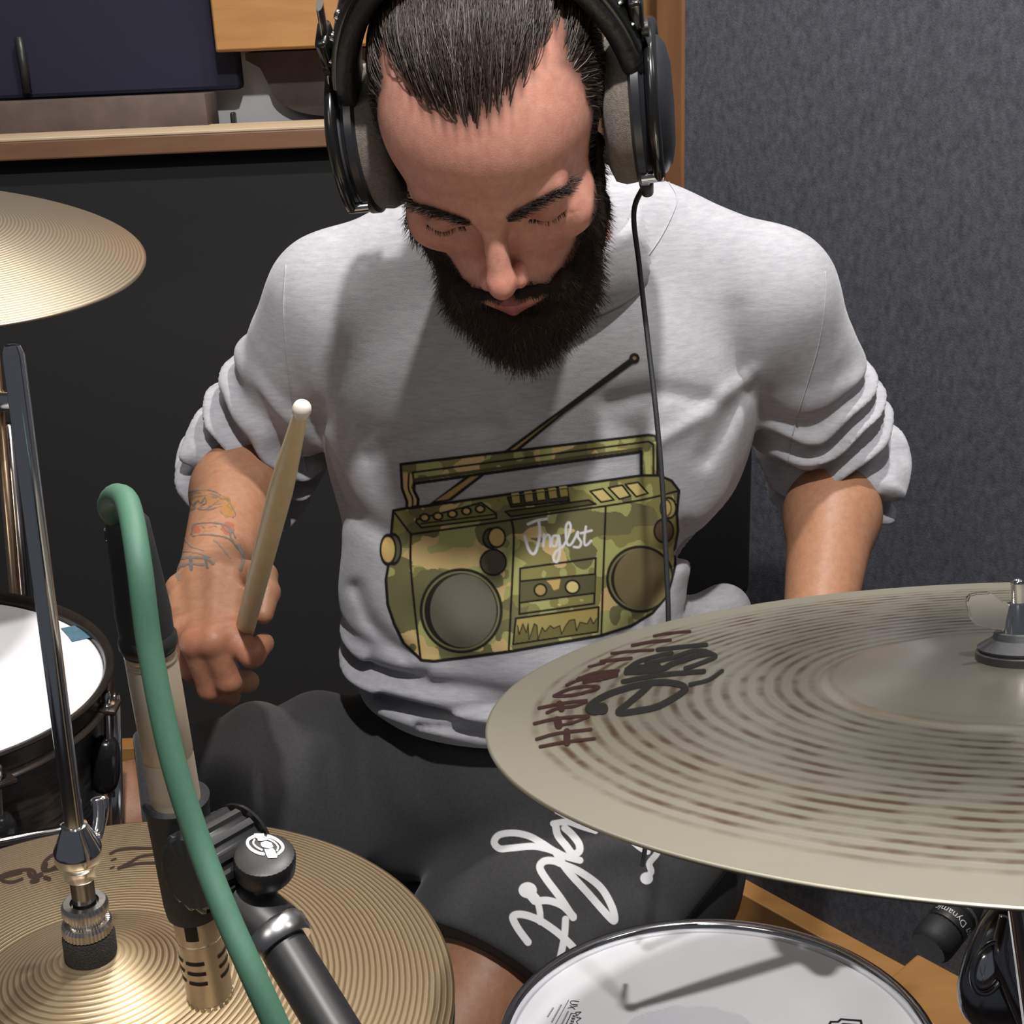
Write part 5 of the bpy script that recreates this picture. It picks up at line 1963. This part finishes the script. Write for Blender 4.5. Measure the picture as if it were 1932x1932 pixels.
# body
bd = zz([(190, 945), (262, 932)] + [(330, 925), (1600, 745), (1700, 745), (1770, 775), (1812, 830), (1800, 960), (1806, 1060), (1788, 1160), (1792, 1260), (1770, 1340), (1745, 1430), (1660, 1530), (1540, 1600), (1370, 1655), (860, 1745), (420, 1803), (350, 1797), (250, 1700), (195, 1590), (158, 1480), (148, 1340), (165, 1240), (178, 1080)])
bdd = P.d_poly(bd)
P.put(bdd, camo)
P.put(np.abs(bdd) - lw / 2, K_)
for L, w in (([(190, 948), (290, 1080)], 3.8), ([(290, 1080), (288, 1250), (310, 1500), (345, 1795)], 4.4), ([(290, 1080), (575, 1040), (862, 998), (1130, 955), (1400, 918), (1620, 880), (1800, 835)], 4.0),
             ([(862, 998), (874, 1100), (862, 1400), (845, 1745)], 4.2), ([(1396, 925), (1386, 1200), (1370, 1650)], 4.0)):
    P.line(zz(L), w, K_, smooth=5)


def shape(L, fill, w=3.6):
    d = P.d_poly(zz(L))
    P.put(d, camo if fill is None else fill)
    P.put(np.abs(d) - w / 2, K_)


def disc(c, rx, ry, fill, w=3.6):
    c = zz([c])[0]
    d = P.d_ell(c, rx / 3.019, ry / 3.019)
    P.put(d, camo if fill is None else fill)
    P.put(np.abs(d) - w / 2, K_)


shape([(322, 995), (690, 900), (772, 962), (775, 988), (350, 1042), (320, 1012)], '#7b7c48')
P.line(zz([(345, 1020), (772, 965)]), 3.0, K_)
for c in ((368, 985), (443, 977), (525, 964), (605, 948), (682, 935)):
    disc(c, 25, 20, TAN)
shape([(825, 950), (1300, 885), (1340, 908), (858, 980)], '#55512f')
shape([(838, 870), (1175, 820), (1190, 890), (860, 925)], '#3c3a2a')
for k, x in enumerate((858, 932, 1000, 1068, 1130)):
    y = 862 - k * 9.5
    shape([(x, y), (x + 50, y - 7), (x + 56, y + 40), (x + 8, y + 46)], '#a99a5c', 2.2)
    P.poly(zz([(x + 2, y - 14), (x + 44, y - 20), (x + 48, y - 9), (x + 4, y - 3)]), '#c0ad6c')
for L in ([(1308, 835), (1380, 820), (1442, 884), (1370, 897)], [(1412, 815), (1490, 800), (1537, 862), (1474, 880)], [(1508, 796), (1580, 784), (1636, 846), (1570, 866)]):
    shape(L, '#cdbc7c')
disc((190, 1165), 44, 84, '#5c5a45')
disc((160, 1168), 43, 82, TAN)
disc((745, 1103), 46, 56, '#4c493a')
disc((777, 1098), 48, 56, TAN)
disc((757, 1240), 73, 72, DRK)
disc((1752, 930), 44, 58, '#a7a062')
disc((1738, 930), 30, 46, TAN, 2)
disc((1726, 1060), 54, 66, '#5c4b38')


def spk(c, rx, ry, fill, inner):
    c = zz([c])[0]
    f_ = 1 / 3.019
    P.put(np.maximum(P.d_ell(c, rx * f_, ry * f_), bdd + 1.5), '#24231d')
    P.put(np.maximum(np.abs(P.d_ell(c, (rx - 22) * f_, (ry - 22) * f_)) - 1.8, bdd + 1.5), '#7d7a56')
    c2_ = (c[0] + inner[2] * f_, c[1])
    P.put(np.maximum(P.d_ell(c2_, inner[0] * f_, inner[1] * f_), bdd + 1.5), fill)


spk((575, 1515), 236, 242, '#6b675a', (188, 208, 12))
spk((1592, 1335), 194, 192, '#776d4c', (158, 172, 10))
shape([(910, 1275), (1340, 1215), (1330, 1475), (905, 1535)], None, 4)
P.poly(zz([(912, 1348), (1335, 1306), (1332, 1415), (912, 1470)]), '#5d5a3c')
P.poly(zz([(1060, 1345), (1140, 1335), (1130, 1390), (1100, 1400), (1085, 1370)]), TAN)
P.line(zz([(910, 1348), (1336, 1306)]), 3.6, K_)
P.line(zz([(912, 1470), (1332, 1415)]), 3.6, K_)
disc((1025, 1398), 34, 34, '#a88f58')
disc((1207, 1380), 39, 37, '#d2c486')
shape([(885, 1560), (1356, 1494), (1350, 1635), (870, 1706)], '#a39459', 4)
wv = [(895, 1600), (905, 1650), (925, 1590), (945, 1640), (955, 1590), (960, 1680), (990, 1590), (1005, 1600), (1010, 1680), (1035, 1610), (1050, 1635), (1080, 1600), (1100, 1615), (1135, 1600), (1145, 1650), (1165, 1605), (1190, 1570), (1220, 1565), (1230, 1630), (1250, 1580), (1290, 1590), (1310, 1555), (1325, 1590), (1345, 1560)]
P.poly(zz(wv + [(1348, 1630), (875, 1700)]), '#6d693e')
P.line(zz(wv), 2.0, K_)
# script word
for L, w in (([(955, 1022), (1005, 1002), (1062, 992)], 5.2), ([(1016, 1002), (1022, 1080), (1004, 1165), (984, 1192), (958, 1165), (936, 1092)], 5.4), ([(1046, 1080), (1042, 1148)], 4.6), ([(1042, 1120), (1060, 1086), (1078, 1092), (1082, 1150)], 4.4),
             ([(1128, 1088), (1098, 1092), (1090, 1138), (1114, 1144), (1130, 1090), (1136, 1178), (1120, 1236), (1100, 1220), (1112, 1180), (1160, 1140), (1196, 1052), (1188, 1012), (1170, 1042), (1176, 1130), (1198, 1138), (1222, 1100), (1238, 1066), (1238, 1094), (1256, 1124), (1246, 1152), (1216, 1152)], 4.6),
             ([(1284, 1036), (1276, 1090), (1276, 1136), (1290, 1140), (1314, 1116)], 4.4), ([(1254, 1074), (1316, 1058)], 4.4)):
    P.line(zz(L), w, '#dedede', smooth=6)
Vd, Fd, Cd = P.mesh(on_s)
# drop cells that jump across an edge of the cloth
e = np.max([np.linalg.norm(Vd[Fd[:, i]] - Vd[Fd[:, (i + 1) % 4]], axis=1) for i in range(4)], axis=0)
Fd = Fd[e < 0.006]
bx_ = add('boombox_print', Vd, Fd, M_ink, shirt, label='olive camouflage boombox print with white script lettering')
color_attr(bx_, Cd)


# shorts ---------------------------------------------------------------
def f_shorts(P):
    d = ell(P, (0.0, 1.185, 0.615), (0.168, 0.145, 0.115))
    for H, K, t, r0, r1, sd_ in ((R_HIP, R_KN, 0.80, 0.104, 0.082, 51), (L_HIP, L_KN, 0.80, 0.108, 0.092, 61)):
        E = H + (K - H) * t
        ax_ = (K - H) / np.linalg.norm(K - H)
        c = cone(P, H, K, r0, r1)
        q = ((P - H.astype(np.float32)) @ ax_.astype(np.float32)) / np.linalg.norm(K - H)
        c = c - (0.0065 * np.sin(2 * math.pi * (3.2 * q + 1.5 * wobble(P, 9, sd_))) * np.exp(-((q - 0.30) / 0.25) ** 2) + 0.006 * wobble(P, 16, sd_ + 1) * 2).astype(np.float32)
        if sd_ == 61:      # loose cloth hanging on the outer side
            c = smin(c, cone(P, (0.15, 1.12, 0.545), un(1190, 1700, 1.27), 0.075, 0.055), 0.04)
        c = smax(c, (P - E.astype(np.float32)) @ ax_.astype(np.float32), 0.006)
        d = smin(d, c, 0.022)
    # raised fold across the right thigh
    d = smin(d, cone(P, un(480, 1372, 1.24), un(452, 1450, 1.215), 0.022, 0.026), 0.05)
    return d


lo, hi = (-0.50, 0.80, 0.40), (0.27, 1.36, 0.76)
V_p, F_p = extract(f_shorts, lo, hi, 0.0045)
M_shorts = mat('black_jersey', '#454546', 0.95, noise=(300, 0.25), col2='#3a3a3b', bump=(1200, 0.4, 0.0006), spec=0.12, sheen=0.15)
shorts = add('shorts', V_p, F_p, M_shorts, person, label='black jersey shorts with white script lettering on one leg')
bv_p = bvh_of(V_p, F_p)
on_p = onto(bv_p, 0.0007)
P = Paint(915, 1510, 1260, 1830, 1.3)
zz = lambda L: [(900 + x / 4.6, 1520 + y / 4.6) for x, y in L]
wt = '#d9d9db'
for L, w in (([(700, 410), (600, 375), (480, 355), (300, 370), (200, 375), (152, 320), (195, 255), (320, 238), (450, 265), (560, 325), (650, 385), (760, 440), (890, 475)], 13),
             ([(680, 175), (700, 260), (770, 350), (830, 420), (885, 395), (880, 330), (820, 250), (760, 195)], 14), ([(660, 155), (780, 140), (900, 180), (1025, 220)], 12), ([(690, 50), (850, 130), (980, 150), (1100, 90)], 9),
             ([(830, 970), (720, 800), (600, 640), (545, 540), (580, 485), (660, 480), (740, 510), (900, 580), (1070, 710), (1170, 880), (1190, 995), (1130, 950), (960, 760), (780, 560), (690, 420)], 14),
             ([(500, 830), (620, 825), (740, 870), (830, 960)], 14), ([(525, 830), (545, 930), (548, 1010)], 12), ([(440, 1185), (350, 1060), (312, 965), (390, 945), (520, 985), (640, 1060), (740, 1140), (830, 1230), (900, 1330)], 14),
             ([(765, 985), (755, 1130), (725, 1290), (700, 1380)], 13), ([(1590, 330), (1555, 420), (1495, 500), (1510, 570), (1475, 625)], 12), ([(1330, 300), (1420, 370), (1480, 400)], 11)):
    P.line(zz(L), w, wt, smooth=7)
P.ell(zz([(440, 735)])[0], 17, 15, wt)
P.line(zz([(440, 740), (500, 810)]), 20, wt)
P.ell(zz([(1470, 630)])[0], 12, 11.5, wt)
Vd, Fd, Cd = P.mesh(on_p)
e = np.max([np.linalg.norm(Vd[Fd[:, i]] - Vd[Fd[:, (i + 1) % 4]], axis=1) for i in range(4)], axis=0)
Fd = Fd[e < 0.008]
o = add('script_print', Vd, Fd, M_ink, shorts, label='white script lettering')
color_attr(o, Cd)
for pl in ([(846, 1806), (890, 1822), (930, 1842), (965, 1870)], [(205, 1492), (222, 1520), (236, 1552)]):
    q = spline(np.array(pl, float), 8)
    Vq, ok = on_p(q[:, 0], q[:, 1])
    if ok.sum() > 4:
        V, F = tube(Vq[ok], 0.0012, 6)
        add('hem_stitching', V, F, M_shorts, shorts)

# ================================================================== throne
th = thing('drum_throne', 'black drum stool with a padded backrest under the drummer', 'stool', (0.04, 1.20, 0))
V, F = lathe([(0, -0.05), (0.175, -0.05), (0.195, -0.035), (0.20, 0.0), (0.19, 0.03), (0.165, 0.042), (0, 0.045)], 64, (0.045, 1.21, 0.455))
add('seat', V, F, M_rubber, th, sharp=60)
V, F = box((0.09, 1.43, 0.82), (0.195, 0.028, 0.17), None, 0.027, 5)
add('backrest', V, F, M_rubber, th, sharp=60)
V, F = tube(np.array([[0.06, 1.36, 0.42], [0.075, 1.45, 0.44], [0.085, 1.468, 0.55], [0.09, 1.468, 0.80]]), 0.012, 14)
add('backrest_post', V, F, M_black_gloss, th)
V, F = tube(np.array([[0.045, 1.21, 0.41], [0.045, 1.21, 0.06]]), 0.018, 20)
add('post', V, F, M_chrome, th)
for k in range(3):
    a = k * 2.094 + 0.6
    V, F = tube(np.array([[0.045, 1.21, 0.24], [0.045 + math.cos(a) * 0.26, 1.21 + math.sin(a) * 0.26, 0.012]]), 0.009, 12)
    add('leg', V, F, M_chrome, th)

# ================================================================== headphones
HMx = Matrix(((*HR[0], HP[0]), (*HR[1], HP[1]), (*HR[2], HP[2]), (0, 0, 0, 1)))
hp = thing('headphones', 'black studio headphones with grey velour pads on the drummer', 'headphones', M=HMx)
M_velour = mat('grey_velour', '#8d8378', 1.0, noise=(500, 0.25), col2='#5e564e', bump=(1500, 1.0, 0.001), sheen=0.4)
M_cup = mat('satin_black_cup', '#26272b', 0.3, noise=(200, 0.3), col2='#2d2e33')
M_pleather = mat('black_padding', '#1d1d1e', 0.45, bump=(120, 0.6, 0.002), noise=(90, 0.3), col2='#262627')
CY, CZ = 0.010, -0.014


def hpa(name, VF, m, sharp=45, parent=hp, label=None):
    V, F = VF
    return add(name, np.asarray(V) * HSC, F, m, parent, local=True, sharp=sharp, label=label)


for s in (-1, 1):
    o = (0.0, CY, CZ)
    axs = (s, 0, 0)
    tl = lambda pr, seg=64, rm=None: lathe(pr, seg, o, axs, radmod=rm)
    hpa('ear_pad', tl([(0.026, 0.078), (0.030, 0.0745), (0.040, 0.0735), (0.048, 0.077), (0.0505, 0.084), (0.0495, 0.093), (0.026, 0.093)]), M_velour, 70, label='grey velour ear pad')
    cup = hpa('ear_cup', tl([(0, 0.092), (0.050, 0.092), (0.0525, 0.094), (0.0525, 0.099), (0.049, 0.1005), (0.0475, 0.103), (0.0465, 0.1065), (0.0470, 0.1075), (0.045, 0.112), (0.039, 0.1165), (0.027, 0.119), (0, 0.120)]), M_cup)
    hpa('trim_ring', tl([(0.0465, 0.1030), (0.0478, 0.1035), (0.0478, 0.1060), (0.0465, 0.1066)]), mat('grey_trim', '#7a7d85', 0.35, 0.6, noise=(60, 0.3), col2='#6a6d75'), parent=cup)
    arc = np.array([(s * 0.1075, CY + 0.0535 * math.cos(t), CZ + 0.0535 * math.sin(t)) for t in np.linspace(-0.25, math.pi + 0.25, 32)])
    hpa('yoke', tube(arc, 0.0042, 10), M_black_gloss)
    for t in (-0.25, math.pi + 0.25):
        p = np.array((s * 0.1075, CY + 0.0535 * math.cos(t), CZ + 0.0535 * math.sin(t)))
        hpa('yoke_pin', lathe([(0, -0.012), (0.004, -0.012), (0.004, 0.003), (0, 0.004)], 12, p, axs), M_chrome)
    arm = spline(np.array([(s * 0.1075, CY, CZ + 0.0535), (s * 0.105, CY + 0.002, CZ + 0.066), (s * 0.101, CY + 0.003, CZ + 0.088), (s * 0.096, CY + 0.003, CZ + 0.115)]), 6)
    hpa('slider', tube(arm, 0.0065, 12, flat=0.35, up=(1, 0, 0)), M_chrome_soft)
    hpa('slider_cap', box((s * 0.1015, CY + 0.003, CZ + 0.083), (0.0045, 0.012, 0.011), None, 0.003, 3), M_black_gloss)
    hpa('size_knob', lathe([(0, 0.0), (0.005, 0.0), (0.005, 0.0045), (0, 0.005)], 16, (s * 0.1035, CY, CZ + 0.066), axs), M_black)
ang_ = np.linspace(0.30, math.pi - 0.30, 48)
band = np.array([(0.104 * math.cos(t), 0.014, 0.002 + 0.149 * math.sin(t)) for t in ang_])


def strap(P, hw, ht):
    T = np.gradient(P, axis=0)
    T /= np.linalg.norm(T, axis=1)[:, None]
    yv = np.array([0, 1.0, 0])
    V = []
    k = 16
    for i in range(len(P)):
        nv_ = np.cross(T[i], yv)
        for j in range(k):
            a = 2 * math.pi * j / k
            cx_, cz_ = math.copysign(abs(math.cos(a)) ** 0.6, math.cos(a)), math.copysign(abs(math.sin(a)) ** 0.6, math.sin(a))
            V.append(P[i] + yv * hw * cx_ + nv_ * ht * cz_)
    F = [(i * k + j, i * k + (j + 1) % k, (i + 1) * k + (j + 1) % k, (i + 1) * k + j) for i in range(len(P) - 1) for j in range(k)]
    F += [tuple(range(k))[::-1], tuple(range((len(P) - 1) * k, len(P) * k))]
    return np.array(V), F


hpa('headband', strap(band, 0.020, 0.0045), M_black_gloss, 50)
pad = np.array([(0.099 * math.cos(t), 0.014, 0.000 + 0.140 * math.sin(t)) for t in np.linspace(0.22, math.pi - 0.22, 60)])
pr_ = 1 + 0.0
Vp, Fp = strap(pad, 0.023, 0.0085)
hpa('headband_padding', (Vp, Fp), M_pleather, 60)
for s in (-1, 1):
    for k in range(4):
        t = 0.42 + 0.13 * k
        t = t if s > 0 else math.pi - t
        c = np.array((0.1085 * math.cos(t), 0.014 - 0.010, 0.002 + 0.1535 * math.sin(t)))
        nrm_ = np.array((math.cos(t), 0, math.sin(t)))
        hpa('stud', lathe([(0, -0.002), (0.0036, -0.002), (0.003, 0.0012), (0, 0.002)], 12, c, nrm_), M_chrome)
# straight lead from the cup by the shoulder
c0 = from_head((0.096, CY - 0.022, CZ - 0.050))
V, F = lathe([(0, -0.012), (0.0045, -0.012), (0.0055, 0.0), (0.0055, 0.012), (0, 0.012)], 16, c0, from_head((0, 0, 1)) - from_head((0, 0, 0)))
add('cable_boot', V, F, M_black, hp)
cpts = [c0] + [un(x, y, d) for x, y, d in ((1196, 400, 0.965), (1206, 500, 0.985), (1222, 640, 0.99), (1238, 780, 0.985), (1250, 920, 0.985), (1257, 1060, 0.985), (1261, 1170, 0.985), (1258, 1300, 0.99), (1240, 1450, 1.0))]
cpts.append(np.array([cpts[-1][0] - 0.01, cpts[-1][1] + 0.02, 0.66]))
V, F = tube(spline(np.array(cpts), 10), 0.0021, 10)
add('cable', V, F, M_rubber, hp, label='thin black headphone lead')

# second stick in the other hand, over the snare
lp_ = (LH['index'][1] + LH['thumb'][2]) / 2
tip2 = np.array([0.098, 0.86, 0.705])
stick('drumstick', 'pale drumstick held low over the snare under the ride cymbal', tip2, lp_, length=0.33)
